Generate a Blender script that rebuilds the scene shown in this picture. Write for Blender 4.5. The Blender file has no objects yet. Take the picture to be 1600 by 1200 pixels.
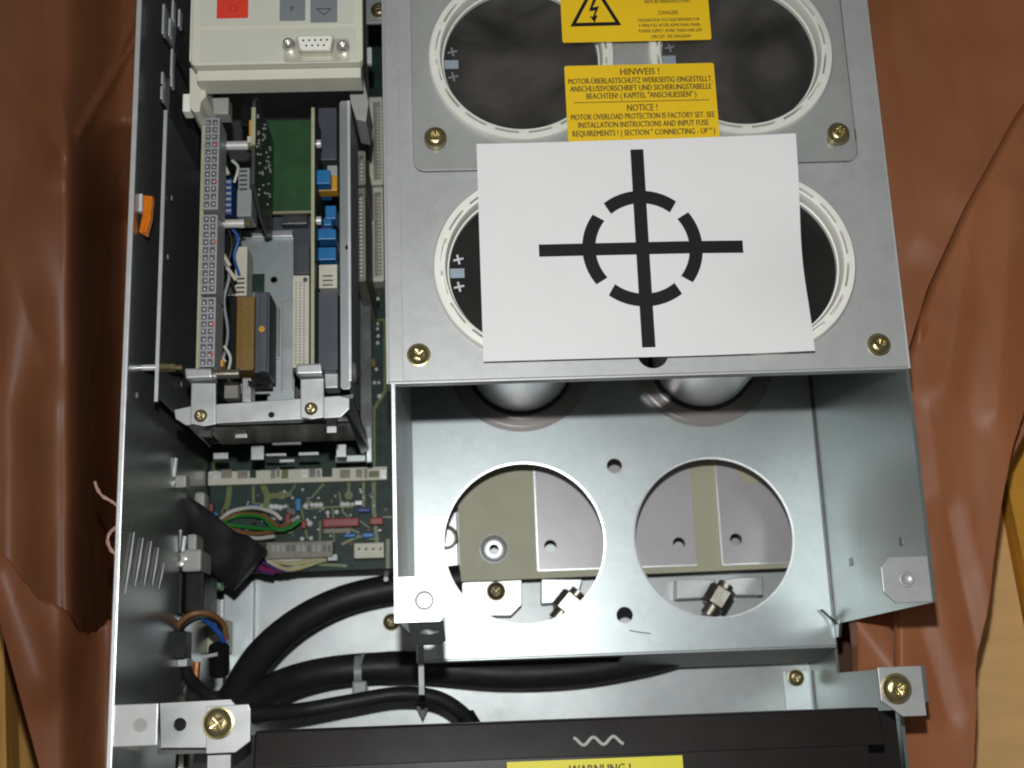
import bpy, bmesh, math, random
from mathutils import Vector, Matrix, noise
random.seed(7)
sc = bpy.context.scene
col = sc.collection
S = 0.001                                   # everything below is written in millimetres

# ------------------------------------------------------------------ camera
F = 1970.0                                  # focal length in pixels of a 1600 px wide frame
dn = Vector((-50, -500, -F)).normalized()   # straight down, seen by the camera
Yc = Vector((-297, 7800, -F)); Yc = (Yc - dn * Yc.dot(dn)).normalized()
Zc = -dn; Xc = Yc.cross(Zc)
R = Matrix((Xc, Yc, Zc))                    # camera axes -> world axes
CAM = -(R @ Vector((0, 0, -1))) * 560.0     # mm
cam_d = bpy.data.cameras.new('camera'); cam = bpy.data.objects.new('camera', cam_d); col.objects.link(cam)
cam_d.sensor_width = 36.0; cam_d.lens = 36.0 * F / 1600.0
cam_d.clip_start = 0.01; cam_d.clip_end = 50
m4 = R.to_4x4(); m4.translation = CAM * S
cam.matrix_world = m4
cam_d.dof.use_dof = True; cam_d.dof.focus_distance = 0.585; cam_d.dof.aperture_fstop = 11
sc.camera = cam

def at(u, v, z):                            # the point at height z (mm) on a line of sight
    d = R @ Vector(((u - 800) / F, -(v - 600) / F, -1.0))
    return CAM + d * ((z - CAM.z) / d.z)
def atx(u, v, x):
    d = R @ Vector(((u - 800) / F, -(v - 600) / F, -1.0))
    return CAM + d * ((x - CAM.x) / d.x)

# ------------------------------------------------------------------ light
w = bpy.data.worlds.new('World'); sc.world = w; w.use_nodes = True
bg = w.node_tree.nodes['Background']; bg.inputs[0].default_value = (1.0, 0.96, 0.92, 1); bg.inputs[1].default_value = 0.07
def lamp(name, loc, size, power, colr, target):
    d = bpy.data.lights.new(name, 'AREA'); d.shape = 'DISK'; d.size = size; d.energy = power; d.color = colr
    o = bpy.data.objects.new(name, d); col.objects.link(o); o.location = Vector(loc) * S
    o.rotation_euler = (Vector(target) * S - o.location).to_track_quat('-Z', 'Y').to_euler(); return o
lamp('camera_flash', (-22, -62, 560), 0.014, 2.55, (0.985, 1.0, 0.995), (20, 20, -60))
lamp('ceiling_lamp', (-850, -250, 1700), 0.9, 2.2, (1.0, 0.94, 0.87), (0, 0, 0))
sc.view_settings.view_transform = 'Standard'; sc.view_settings.look = 'None'
sc.view_settings.gamma = 1.0; sc.view_settings.exposure = 0.0
sc.cycles.filter_width = 2.0
sc.cycles.max_bounces = 10; sc.cycles.transparent_max_bounces = 12

# ------------------------------------------------------------------ materials
M = {}
def mat(name, c, metal=0.0, rough=0.5, var=0.12, scale=60, rvar=0.1, bump=0.0, bscale=400, coat=0.0, spec=0.5, stretch=None, dirt=0.0, spangle=0.0, dust=0.0):
    m = bpy.data.materials.new(name); m.use_nodes = True
    nt = m.node_tree; N = nt.nodes; L = nt.links
    b = N['Principled BSDF']
    tc = N.new('ShaderNodeTexCoord'); src = tc.outputs['Object']
    if stretch:
        mp = N.new('ShaderNodeMapping'); mp.inputs['Scale'].default_value = stretch
        L.new(src, mp.inputs[0]); src = mp.outputs[0]
    n1 = N.new('ShaderNodeTexNoise'); n1.inputs['Scale'].default_value = scale; n1.inputs['Detail'].default_value = 5
    n1.inputs['Roughness'].default_value = 0.65
    L.new(src, n1.inputs[0])
    cr = N.new('ShaderNodeValToRGB')
    cr.color_ramp.elements[0].position = 0.3; cr.color_ramp.elements[1].position = 0.7
    lo = [max(0, x * (1 - var)) for x in c]; hi = [min(1, x * (1 + var)) for x in c]
    cr.color_ramp.elements[0].color = (*lo, 1); cr.color_ramp.elements[1].color = (*hi, 1)
    L.new(n1.outputs[0], cr.inputs[0])
    out = cr.outputs[0]
    if dirt > 0:                             # thin irregular stains and scuffs
        n3 = N.new('ShaderNodeTexNoise'); n3.inputs['Scale'].default_value = 28; n3.inputs['Detail'].default_value = 9
        n3.inputs['Roughness'].default_value = 0.75
        L.new(tc.outputs['Object'], n3.inputs[0])
        r3 = N.new('ShaderNodeValToRGB'); r3.color_ramp.elements[0].position = 0.56; r3.color_ramp.elements[1].position = 0.74
        r3.color_ramp.elements[0].color = (0, 0, 0, 1); r3.color_ramp.elements[1].color = (dirt, dirt, dirt, 1)
        L.new(n3.outputs[0], r3.inputs[0])
        mx = N.new('ShaderNodeMixRGB'); mx.inputs[2].default_value = (c[0] * .45, c[1] * .43, c[2] * .4, 1)
        L.new(r3.outputs[0], mx.inputs[0]); L.new(out, mx.inputs[1]); out = mx.outputs[0]
    if spangle > 0:                          # crystal pattern of hot-dip zinc
        vo = N.new('ShaderNodeTexVoronoi'); vo.inputs['Scale'].default_value = 260; L.new(tc.outputs['Object'], vo.inputs['Vector'])
        sm_ = N.new('ShaderNodeMapRange'); sm_.inputs['To Min'].default_value = 1 - spangle; sm_.inputs['To Max'].default_value = 1 + spangle
        sx_ = N.new('ShaderNodeSeparateColor'); L.new(vo.outputs['Color'], sx_.inputs[0]); L.new(sx_.outputs[0], sm_.inputs[0])
        mu = N.new('ShaderNodeVectorMath'); mu.operation = 'SCALE'; L.new(out, mu.inputs[0]); L.new(sm_.outputs[0], mu.inputs['Scale']); out = mu.outputs[0]
    if dust > 0:                             # pale dust lying in patches
        nd = N.new('ShaderNodeTexNoise'); nd.inputs['Scale'].default_value = 45; nd.inputs['Detail'].default_value = 10; nd.inputs['Roughness'].default_value = .8
        L.new(tc.outputs['Object'], nd.inputs[0])
        rd = N.new('ShaderNodeMapRange'); rd.inputs['From Min'].default_value = .5; rd.inputs['From Max'].default_value = .78; rd.inputs['To Max'].default_value = dust
        L.new(nd.outputs[0], rd.inputs[0])
        md = N.new('ShaderNodeMixRGB'); md.inputs[2].default_value = (.20, .19, .175, 1); L.new(rd.outputs[0], md.inputs[0]); L.new(out, md.inputs[1]); out = md.outputs[0]
    if name.startswith('brass'):
        oi = N.new('ShaderNodeObjectInfo'); om = N.new('ShaderNodeMapRange'); om.inputs['To Min'].default_value = .62; om.inputs['To Max'].default_value = 1.12; L.new(oi.outputs['Random'], om.inputs[0])
        ov = N.new('ShaderNodeVectorMath'); ov.operation = 'SCALE'; L.new(out, ov.inputs[0]); L.new(om.outputs[0], ov.inputs['Scale']); out = ov.outputs[0]
    L.new(out, b.inputs['Base Color'])
    mr = N.new('ShaderNodeMapRange'); mr.inputs['To Min'].default_value = max(0.02, rough - rvar); mr.inputs['To Max'].default_value = min(1, rough + rvar)
    n2 = N.new('ShaderNodeTexNoise'); n2.inputs['Scale'].default_value = scale * 1.7; n2.inputs['Detail'].default_value = 6
    L.new(src, n2.inputs[0]); L.new(n2.outputs[0], mr.inputs[0]); L.new(mr.outputs[0], b.inputs['Roughness'])
    b.inputs['Metallic'].default_value = metal
    b.inputs['Specular IOR Level'].default_value = spec
    b.inputs['Coat Weight'].default_value = coat
    if bump > 0:
        nb = N.new('ShaderNodeTexNoise'); nb.inputs['Scale'].default_value = bscale; nb.inputs['Detail'].default_value = 4
        L.new(src, nb.inputs[0])
        bp = N.new('ShaderNodeBump'); bp.inputs['Strength'].default_value = bump; bp.inputs['Distance'].default_value = 0.0006
        L.new(nb.outputs[0], bp.inputs['Height']); L.new(bp.outputs[0], b.inputs['Normal'])
    M[name] = m; return m

mat('zinc', (0.45, 0.50, 0.505), 0.60, 0.38, 0.07, 14, 0.06, 0.0, dirt=0.3, spangle=.03)
mat('zinc_base', (0.40, 0.43, 0.43), 0.5, 0.42, 0.12, 9, 0.08, 0.0, dirt=0.4, spangle=.03)
mat('zinc_side', (0.31, 0.355, 0.345), 0.82, 0.32, 0.08, 10, 0.06, 0.0, dirt=0.25, spangle=.03)
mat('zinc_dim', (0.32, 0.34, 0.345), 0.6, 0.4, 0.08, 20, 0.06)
mat('zinc_cover', (0.475, 0.485, 0.48), 0.40, 0.42, 0.06, 18, 0.06, 0.03, 350, dirt=0.3, stretch=(1.5, 1, 1), spangle=.03)
mat('zinc_wall', (0.27, 0.29, 0.28), 0.68, 0.26, 0.10, 10, 0.05, 0.0, dirt=0.2)
mat('bright_fin', (0.70, 0.71, 0.72), 0.25, 0.4, 0.1, 80)
mat('zinc_edge', (0.75, 0.77, 0.78), 0.6, 0.35, 0.06, 60, 0.1, 0.1, 500)
mat('aluminium', (0.50, 0.515, 0.52), 0.6, 0.36, 0.08, 50, 0.1, 0.03, 500, dirt=0.25)
mat('steel_dark', (0.12, 0.125, 0.125), 0.7, 0.38, 0.25, 60, 0.12, 0.1, 300, dirt=0.4)
mat('bright_metal', (0.86, 0.86, 0.83), 0.45, 0.25, 0.05, 90, 0.06)
mat('chrome', (0.78, 0.77, 0.74), 0.85, 0.22, 0.05, 90, 0.06)
mat('can_metal', (0.92, 0.94, 0.96), 0.6, 0.34, 0.04, 40, 0.06, 0.05, 120, stretch=(1, 1, .15))
mat('brass', (0.58, 0.49, 0.25), 0.9, 0.26, 0.14, 220, 0.1, 0.1, 900)
mat('brass_dull', (0.40, 0.34, 0.19), 0.85, 0.36, 0.2, 220, 0.1, 0.1, 900)
mat('nickel', (0.46, 0.43, 0.36), 0.9, 0.3, 0.15, 200, 0.1)
mat('socket_metal', (0.58, 0.56, 0.47), 0.35, 0.38, 0.08, 200, 0.08)
mat('copper', (0.75, 0.30, 0.12), 0.9, 0.3, 0.15, 200, 0.1)
mat('white_plastic', (0.84, 0.83, 0.765), 0, 0.42, 0.05, 60, 0.06, 0.05, 300, dirt=0.12)
mat('cream_plastic', (0.62, 0.61, 0.51), 0, 0.48, 0.03, 40, 0.05, 0.12, 1500, dirt=0.06)
mat('cream_face', (0.57, 0.575, 0.495), 0, 0.55, 0.03, 40, 0.05, 0.08, 1800, dirt=0.05)
mat('grey_plastic', (0.36, 0.37, 0.34), 0, 0.5, 0.08, 60, 0.05)
mat('black_plastic', (0.012, 0.012, 0.013), 0, 0.45, 0.2, 60, 0.1, 0.05, 600, spec=.1)
mat('black_disc', (0.014, 0.013, 0.012), 0, 0.42, 0.2, 30, 0.12, 0.05, 500, dirt=0.1, spec=.18, dust=.03)  # slightly brown: a ceiling reflection put into the base colour
mat('black_rubber', (0.015, 0.015, 0.016), 0, 0.5, 0.2, 70, 0.12, 0.1, 350, spec=.35, dust=.12)
mat('black_paint', (0.016, 0.0135, 0.0125), 0, 0.28, 0.12, 20, 0.05, spec=.4, dust=.04)
mat('black_ink', (0.010, 0.010, 0.011), 0, 0.6, 0.1, 60, spec=.2)
mat('brown_ink', (0.11, 0.075, 0.012), 0, 0.6, 0.1, 60)
mat('mark_blue', (0.30, 0.37, 0.44), 0, 0.5, 0.08, 200)
mat('mark_white', (0.55, 0.57, 0.58), 0, 0.5, 0.08, 200)
mat('paper', (0.755, 0.755, 0.75), 0, 0.5, 0.02, 18, 0.08, 0.35, 14)
mat('yellow_label', (0.80, 0.515, 0.009), 0, 0.45, 0.04, 25, 0.05, 0.05, 60)
mat('yellow_bright', (0.82, 0.74, 0.02), 0, 0.45, 0.04, 25, 0.05)
mat('red_key', (0.68, 0.045, 0.022), 0, 0.5, 0.04, 60)
mat('red_part', (0.24, 0.025, 0.022), 0, 0.4, 0.12, 200)
mat('grey_key', (0.19, 0.21, 0.22), 0, 0.5, 0.05, 60)
mat('key_ink', (0.05, 0.055, 0.06), 0, 0.6, 0.05, 60)
mat('red_ink', (0.34, 0.02, 0.012), 0, 0.6, 0.05, 60)
mat('blue_part', (0.02, 0.16, 0.38), 0, 0.35, 0.1, 150)
mat('blue_dark', (0.02, 0.05, 0.22), 0, 0.4, 0.1, 150)
mat('orange_part', (0.60, 0.30, 0.03), 0, 0.4, 0.1, 150)
mat('orange_clip', (0.66, 0.17, 0.006), 0, 0.3, 0.15, 150)
mat('brown_module', (0.19, 0.105, 0.012), 0, 0.5, 0.12, 150, 0.08, 0.2, 800, dust=.15)
mat('slate_module', (0.060, 0.067, 0.085), 0, 0.5, 0.12, 80, dust=.15)
mat('pcb_green', (0.015, 0.036, 0.028), 0, 0.5, 0.3, 120, 0.08, spec=.25)
mat('pcb_light', (0.032, 0.095, 0.036), 0, 0.4, 0.25, 60, 0.08)
mat('pcb_trace', (0.105, 0.135, 0.028), 0, 0.4, 0.2, 200, 0.08)
mat('pcb_edge', (0.36, 0.36, 0.22), 0, 0.5, 0.12, 120)
mat('clamp_metal', (0.42, 0.42, 0.42), 0.6, 0.4, 0.3, 300)
mat('solder', (0.85, 0.85, 0.83), 0.15, 0.3, 0.1, 300)
mat('terminal_grey', (0.30, 0.31, 0.32), 0, 0.5, 0.06, 120)
mat('terminal_dark', (0.10, 0.10, 0.105), 0, 0.5, 0.2, 200)
mat('connector_cream', (0.55, 0.535, 0.44), 0, 0.5, 0.1, 100, dirt=.4)
mat('connector_grime_shade', (0.22, 0.21, 0.17), 0, 0.55, 0.25, 200)
mat('board_beige', (0.46, 0.445, 0.31), 0, 0.5, 0.05, 50, 0.06)
mat('busbar_film', (0.47, 0.45, 0.465), 0.15, 0.34, 0.06, 30, 0.06, 0.04, 150, dirt=0.15)
mat('wire_white', (0.55, 0.55, 0.50), 0, 0.45, 0.1, 100)
mat('wire_green', (0.02, 0.19, 0.035), 0, 0.4, 0.1, 100)
mat('wire_brown', (0.22, 0.10, 0.035), 0, 0.4, 0.1, 100)
mat('wire_blue', (0.02, 0.09, 0.36), 0, 0.4, 0.1, 100)
mat('wire_yellow', (0.44, 0.41, 0.24), 0, 0.4, 0.1, 100)
mat('wire_purple', (0.06, 0.02, 0.11), 0, 0.4, 0.1, 100)
mat('wire_magenta', (0.22, 0.01, 0.08), 0, 0.4, 0.1, 100)
mat('tie_grey', (0.26, 0.29, 0.29), 0, 0.35, 0.1, 100)
mat('cardboard', (0.82, 0.50, 0.20), 0, 0.75, 0.07, 14, 0.05, 0.1, 300, stretch=(1, 6, 1))
mat('cardboard_yellow', (0.70, 0.34, 0.03), 0, 0.7, 0.1, 14, 0.05, 0.1, 300, stretch=(1, 6, 1))
mat('wood', (0.50, 0.26, 0.05), 0, 0.6, 0.25, 18, 0.06, 0.1, 200, stretch=(8, .6, 8))
mat('floor_dark', (0.10, 0.05, 0.025), 0, 0.8, 0.2, 10)
mat('film_shred', (0.42, 0.25, 0.21), 0, 0.2, 0.2, 100)

def film_mat(name, c, trans):
    m = bpy.data.materials.new(name); m.use_nodes = True; N = m.node_tree.nodes; L = m.node_tree.links
    b = N['Principled BSDF']; out = N['Material Output']
    tc = N.new('ShaderNodeTexCoord'); n = N.new('ShaderNodeTexNoise'); n.inputs['Scale'].default_value = 9; n.inputs['Detail'].default_value = 4
    L.new(tc.outputs['Object'], n.inputs[0])
    cr = N.new('ShaderNodeValToRGB'); cr.color_ramp.elements[0].position = .3; cr.color_ramp.elements[1].position = .7
    cr.color_ramp.elements[0].color = (c[0] * .8, c[1] * .75, c[2] * .7, 1); cr.color_ramp.elements[1].color = (c[0] * 1.1, c[1] * 1.2, c[2] * 1.25, 1)
    L.new(n.outputs[0], cr.inputs[0])
    ms = N.new('ShaderNodeMapping'); ms.inputs['Scale'].default_value = (34, 4.5, 12); L.new(tc.outputs['Object'], ms.inputs[0])
    ns = N.new('ShaderNodeTexNoise'); ns.inputs['Scale'].default_value = 1.0; ns.inputs['Detail'].default_value = 6; ns.inputs['Roughness'].default_value = .6; ns.inputs['Distortion'].default_value = .8
    L.new(ms.outputs[0], ns.inputs[0])
    rs = N.new('ShaderNodeMapRange'); rs.inputs['From Min'].default_value = .48; rs.inputs['From Max'].default_value = .8; rs.inputs['To Max'].default_value = .42; L.new(ns.outputs[0], rs.inputs[0])
    mk_ = N.new('ShaderNodeMixRGB'); mk_.inputs[2].default_value = (min(1, c[0] * 1.08), c[1] * 1.5, c[2] * 1.9, 1); L.new(rs.outputs[0], mk_.inputs[0]); L.new(cr.outputs[0], mk_.inputs[1])
    L.new(mk_.outputs[0], b.inputs['Base Color'])
    rc = N.new('ShaderNodeMapRange'); rc.inputs['From Min'].default_value = .35; rc.inputs['From Max'].default_value = .7; rc.inputs['To Min'].default_value = .12; rc.inputs['To Max'].default_value = .45; L.new(ns.outputs[0], rc.inputs[0])
    b.inputs['Roughness'].default_value = 0.5; b.inputs['Specular IOR Level'].default_value = 0.4
    L.new(rc.outputs[0], b.inputs['Coat Weight']); b.inputs['Coat Roughness'].default_value = 0.4
    mp = N.new('ShaderNodeMapping'); mp.inputs['Scale'].default_value = (1.6, .6, 1); L.new(tc.outputs['Object'], mp.inputs[0])
    nb = N.new('ShaderNodeTexNoise'); nb.inputs['Scale'].default_value = 22; nb.inputs['Detail'].default_value = 5; nb.inputs['Distortion'].default_value = 1.2
    L.new(mp.outputs[0], nb.inputs[0])
    bp = N.new('ShaderNodeBump'); bp.inputs['Strength'].default_value = .14; bp.inputs['Distance'].default_value = .003
    L.new(nb.outputs[0], bp.inputs['Height'])
    nc = N.new('ShaderNodeTexNoise'); nc.inputs['Scale'].default_value = 7; nc.inputs['Detail'].default_value = 3; nc.inputs['Distortion'].default_value = .9; L.new(mp.outputs[0], nc.inputs[0])
    s1_ = N.new('ShaderNodeMath'); s1_.operation = 'SUBTRACT'; s1_.inputs[1].default_value = .5; L.new(nc.outputs[0], s1_.inputs[0])
    s2_ = N.new('ShaderNodeMath'); s2_.operation = 'ABSOLUTE'; L.new(s1_.outputs[0], s2_.inputs[0])
    bq = N.new('ShaderNodeBump'); bq.invert = True; bq.inputs['Strength'].default_value = .4; bq.inputs['Distance'].default_value = .012   # sharp little folds
    L.new(s2_.outputs[0], bq.inputs['Height']); L.new(bp.outputs[0], bq.inputs['Normal']); L.new(bq.outputs[0], b.inputs['Normal'])
    t = N.new('ShaderNodeBsdfTranslucent'); L.new(cr.outputs[0], t.inputs[0])
    mx = N.new('ShaderNodeMixShader'); mx.inputs[0].default_value = trans
    L.new(b.outputs[0], mx.inputs[1]); L.new(t.outputs[0], mx.inputs[2]); L.new(mx.outputs[0], out.inputs[0])
    M[name] = m
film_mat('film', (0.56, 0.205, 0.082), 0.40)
film_mat('film_shaded', (0.33, 0.115, 0.048), 0.40)  # same film as on the right, its shade put into a darker colour

def clear_mat(name, tint, gloss, h0=0.004, h1=0.075):
    m = bpy.data.materials.new(name); m.use_nodes = True; N = m.node_tree.nodes; L = m.node_tree.links
    out = N['Material Output']; N.remove(N['Principled BSDF'])
    tr = N.new('ShaderNodeBsdfTransparent'); tr.inputs[0].default_value = (*tint, 1)
    gl = N.new('ShaderNodeBsdfGlossy'); gl.inputs['Roughness'].default_value = gloss
    fr = N.new('ShaderNodeFresnel'); fr.inputs[0].default_value = 1.45
    tc = N.new('ShaderNodeTexCoord'); n = N.new('ShaderNodeTexNoise'); n.inputs['Scale'].default_value = 16; n.inputs['Detail'].default_value = 5; n.inputs['Distortion'].default_value = 1.6; L.new(tc.outputs['Object'], n.inputs[0])
    df = N.new('ShaderNodeBsdfDiffuse'); df.inputs[0].default_value = (.55, .52, .49, 1)     # haze of smears, plus a brownish reflection painted on the sheet
    rr = N.new('ShaderNodeMapRange'); rr.inputs['From Min'].default_value = .35; rr.inputs['From Max'].default_value = .75; rr.inputs['To Min'].default_value = h0; rr.inputs['To Max'].default_value = h1; L.new(n.outputs[0], rr.inputs[0])
    m1 = N.new('ShaderNodeMixShader'); L.new(rr.outputs[0], m1.inputs[0]); L.new(tr.outputs[0], m1.inputs[1]); L.new(df.outputs[0], m1.inputs[2])
    m2 = N.new('ShaderNodeMixShader'); L.new(fr.outputs[0], m2.inputs[0]); L.new(m1.outputs[0], m2.inputs[1]); L.new(gl.outputs[0], m2.inputs[2])
    L.new(m2.outputs[0], out.inputs[0]); M[name] = m
clear_mat('clear_sheet', (.975, .98, .975), 0.08)
clear_mat('collar_plastic', (.93, .89, .88), 0.25, .12, .3)

# ------------------------------------------------------------------ builders
ORG = {}                                     # world origin (mm) of every object
class MB:
    def __init__(s): s.bm = bmesh.new()
    def box(s, x0, x1, y0, y1, z0, z1):
        vs = [s.bm.verts.new((x, y, z)) for z in (z0, z1) for y in (y0, y1) for x in (x0, x1)]
        for f in ((0, 2, 3, 1), (4, 5, 7, 6), (0, 1, 5, 4), (2, 6, 7, 3), (0, 4, 6, 2), (1, 3, 7, 5)):
            s.bm.faces.new([vs[i] for i in f])
        return s
    def prism(s, poly, z0, z1, axis='z'):
        def pt(a, b, c): return (a, b, c) if axis == 'z' else ((c, a, b) if axis == 'x' else (a, c, b))
        lo = [s.bm.verts.new(pt(a, b, z0)) for a, b in poly]; hi = [s.bm.verts.new(pt(a, b, z1)) for a, b in poly]
        n = len(poly)
        s.bm.faces.new(hi); s.bm.faces.new(lo[::-1])
        for i in range(n): s.bm.faces.new((lo[i], lo[(i + 1) % n], hi[(i + 1) % n], hi[i]))
        return s
    def lathe(s, prof, c=(0, 0, 0), n=32, axis='z', closed=False, mod=None):
        rows = []
        for k in range(n):
            a = 2 * math.pi * k / n; row = []
            for j, (r, z) in enumerate(prof):
                if mod: r, z = mod(j, r, z, a)
                p = (r * math.cos(a), r * math.sin(a), z)
                if axis == 'x': p = (p[2], p[0], p[1])
                elif axis == 'y': p = (p[1], p[2], p[0])
                row.append(s.bm.verts.new((c[0] + p[0], c[1] + p[1], c[2] + p[2])))
            rows.append(row)
        m = len(prof)
        for k in range(n):
            q = rows[(k + 1) % n]; p = rows[k]
            for j in range(m if closed else m - 1):
                j2 = (j + 1) % m
                s.bm.faces.new((p[j], q[j], q[j2], p[j2]))
        if not closed:
            if prof[0][0] > 1e-6: s.bm.faces.new([rows[k][0] for k in range(n)][::-1])
            if prof[-1][0] > 1e-6: s.bm.faces.new([rows[k][-1] for k in range(n)])
        return s
    def cyl(s, c, r, h0, h1, n=24, axis='z'):
        return s.lathe([(r, h0), (r, h1)], c, n, axis)
    def tube(s, pts, r, n=10, flat=1.0):
        pts = [Vector(p) for p in pts]; rings = []; up = Vector((0, 0, 1))
        for i, p in enumerate(pts):
            t = (pts[min(i + 1, len(pts) - 1)] - pts[max(i - 1, 0)]).normalized()
            a = up.cross(t)
            if a.length < 1e-3: a = Vector((1, 0, 0)).cross(t)
            a.normalize(); b = t.cross(a)
            rr = r[i] if isinstance(r, (list, tuple)) else r
            rings.append([s.bm.verts.new(p + a * (rr * math.cos(2 * math.pi * k / n)) + b * (rr * flat * math.sin(2 * math.pi * k / n))) for k in range(n)])
        for i in range(len(rings) - 1):
            for k in range(n):
                s.bm.faces.new((rings[i][k], rings[i][(k + 1) % n], rings[i + 1][(k + 1) % n], rings[i + 1][k]))
        s.bm.faces.new(rings[0][::-1]); s.bm.faces.new(rings[-1]); return s
    def plate(s, outer, holes, z0, z1):
        loops = [outer] + holes; tops = []; bots = []; edges = []
        for lp in loops:
            vs = [s.bm.verts.new((x, y, z1)) for x, y in lp]; tops.append(vs)
            for i in range(len(vs)): edges.append(s.bm.edges.new((vs[i], vs[(i + 1) % len(vs)])))
        g = bmesh.ops.triangle_fill(s.bm, use_beauty=True, use_dissolve=False, edges=edges, normal=(0, 0, 1))
        fs = [f for f in g['geom'] if isinstance(f, bmesh.types.BMFace)]
        mp = {}
        for vs in tops:
            for v in vs: mp[v] = s.bm.verts.new((v.co.x, v.co.y, z0))
        for f in fs: s.bm.faces.new([mp[v] for v in reversed(f.verts)])
        for vs in tops:
            n = len(vs)
            for i in range(n):
                a, b = vs[i], vs[(i + 1) % n]; s.bm.faces.new((a, mp[a], mp[b], b))
        return s

def circ(cx, cy, r, n=64): return [(cx + r * math.cos(2 * math.pi * k / n), cy + r * math.sin(2 * math.pi * k / n)) for k in range(n)]
def rrect(x0, x1, y0, y1, r, n=5):
    out = []
    for cx, cy, a0 in ((x1 - r, y1 - r, 0), (x0 + r, y1 - r, 90), (x0 + r, y0 + r, 180), (x1 - r, y0 + r, 270)):
        for k in range(n + 1):
            a = math.radians(a0 + 90 * k / n); out.append((cx + r * math.cos(a), cy + r * math.sin(a)))
    return out

def link(o, parent, c):
    col.objects.link(o); ORG[o.name] = Vector(c)
    if parent is not None:
        o.parent = parent; o.location = (Vector(c) - ORG[parent.name]) * S
    else: o.location = Vector(c) * S
def thing(name, label, cat, loc, group=None):
    o = bpy.data.objects.new(name, None); o.empty_display_size = 0.01; link(o, None, loc)
    o['label'] = label; o['category'] = cat
    if group: o['group'] = group
    return o
def tag(o, label, cat, group=None):
    o['label'] = label; o['category'] = cat
    if group: o['group'] = group
    return o
def mk(name, mb, m, parent=None, bevel=0, smooth=False, base=False, seg=2):
    bm = mb.bm
    bmesh.ops.recalc_face_normals(bm, faces=bm.faces)
    if bevel:
        es = [e for e in bm.edges if len(e.link_faces) == 2 and e.calc_face_angle(0) > 0.5]
        bmesh.ops.bevel(bm, geom=es, offset=bevel, segments=seg, affect='EDGES', profile=0.6)
    xs = [v.co for v in bm.verts]
    lo = Vector((min(p[i] for p in xs) for i in range(3))); hi = Vector((max(p[i] for p in xs) for i in range(3)))
    c = (lo + hi) / 2
    if base: c.z = lo.z
    for v in bm.verts: v.co = (v.co - c) * S
    if smooth:
        for f in bm.faces: f.smooth = True
        for e in bm.edges:
            if len(e.link_faces) == 2 and e.calc_face_angle(0) > 0.7: e.smooth = False
    me = bpy.data.meshes.new(name); bm.to_mesh(me); bm.free()
    me.materials.append(M[m]); o = bpy.data.objects.new(name, me); link(o, parent, c); return o
def dup(o, loc, parent=None, rotz=0):
    c = o.copy(); link(c, parent, loc); c.rotation_euler.z = rotz
    if parent is None: c.parent = None
    return c
def px(u0, v0, u1, v1, z):                   # axis-aligned rectangle from two corners seen at height z
    a = at(u0, (v0 + v1) / 2, z); b = at(u1, (v0 + v1) / 2, z); c = at((u0 + u1) / 2, v0, z); d = at((u0 + u1) / 2, v1, z)
    return a.x, b.x, d.y, c.y
def pbox(u0, v0, u1, v1, z, h): x0, x1, y0, y1 = px(u0, v0, u1, v1, z); return MB().box(x0, x1, y0, y1, z - h, z)
def curve(ctrl, n=40):                       # Catmull-Rom through the control points
    P = [Vector(p) for p in ctrl]; P = [P[0] * 2 - P[1]] + P + [P[-1] * 2 - P[-2]]; out = []
    segs = len(P) - 3
    for i in range(n + 1):
        t = i / n * segs; k = min(int(t), segs - 1); t -= k
        a, b, c, d = P[k:k + 4]
        out.append(0.5 * ((2 * b) + (c - a) * t + (2 * a - 5 * b + 4 * c - d) * t * t + (3 * b - a - 3 * c + d) * t ** 3))
    return out
def text_mesh(name, body, x, y, z, size, m, parent, sx=0.72, width=None, bold=0.0, align='CENTER'):
    cu = bpy.data.curves.new(name, 'FONT'); cu.body = body; cu.size = size; cu.align_x = align; cu.align_y = 'CENTER'
    cu.resolution_u = 2
    t = bpy.data.objects.new(name + '_tmp', cu); col.objects.link(t)
    dg = bpy.context.evaluated_depsgraph_get(); me = bpy.data.meshes.new_from_object(t.evaluated_get(dg))
    bpy.data.objects.remove(t)
    xs = [v.co.x for v in me.vertices]
    if width and xs: sx = width / (max(xs) - min(xs))
    for v in me.vertices: v.co = Vector((v.co.x * sx, v.co.y, 0)) * S
    if bold > 0:                              # heavier strokes: the outline laid twice, a hair apart
        bmt = bmesh.new(); bmt.from_mesh(me); n0 = len(bmt.verts)
        g = bmesh.ops.duplicate(bmt, geom=bmt.faces[:])
        for e in g['geom']:
            if isinstance(e, bmesh.types.BMVert): e.co += Vector((bold, bold * .4, .01)) * S
        bmt.to_mesh(me); bmt.free()
    me.materials.clear(); me.materials.append(M[m]); me.name = name
    o = bpy.data.objects.new(name, me); link(o, parent, (x, y, z)); return o

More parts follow.
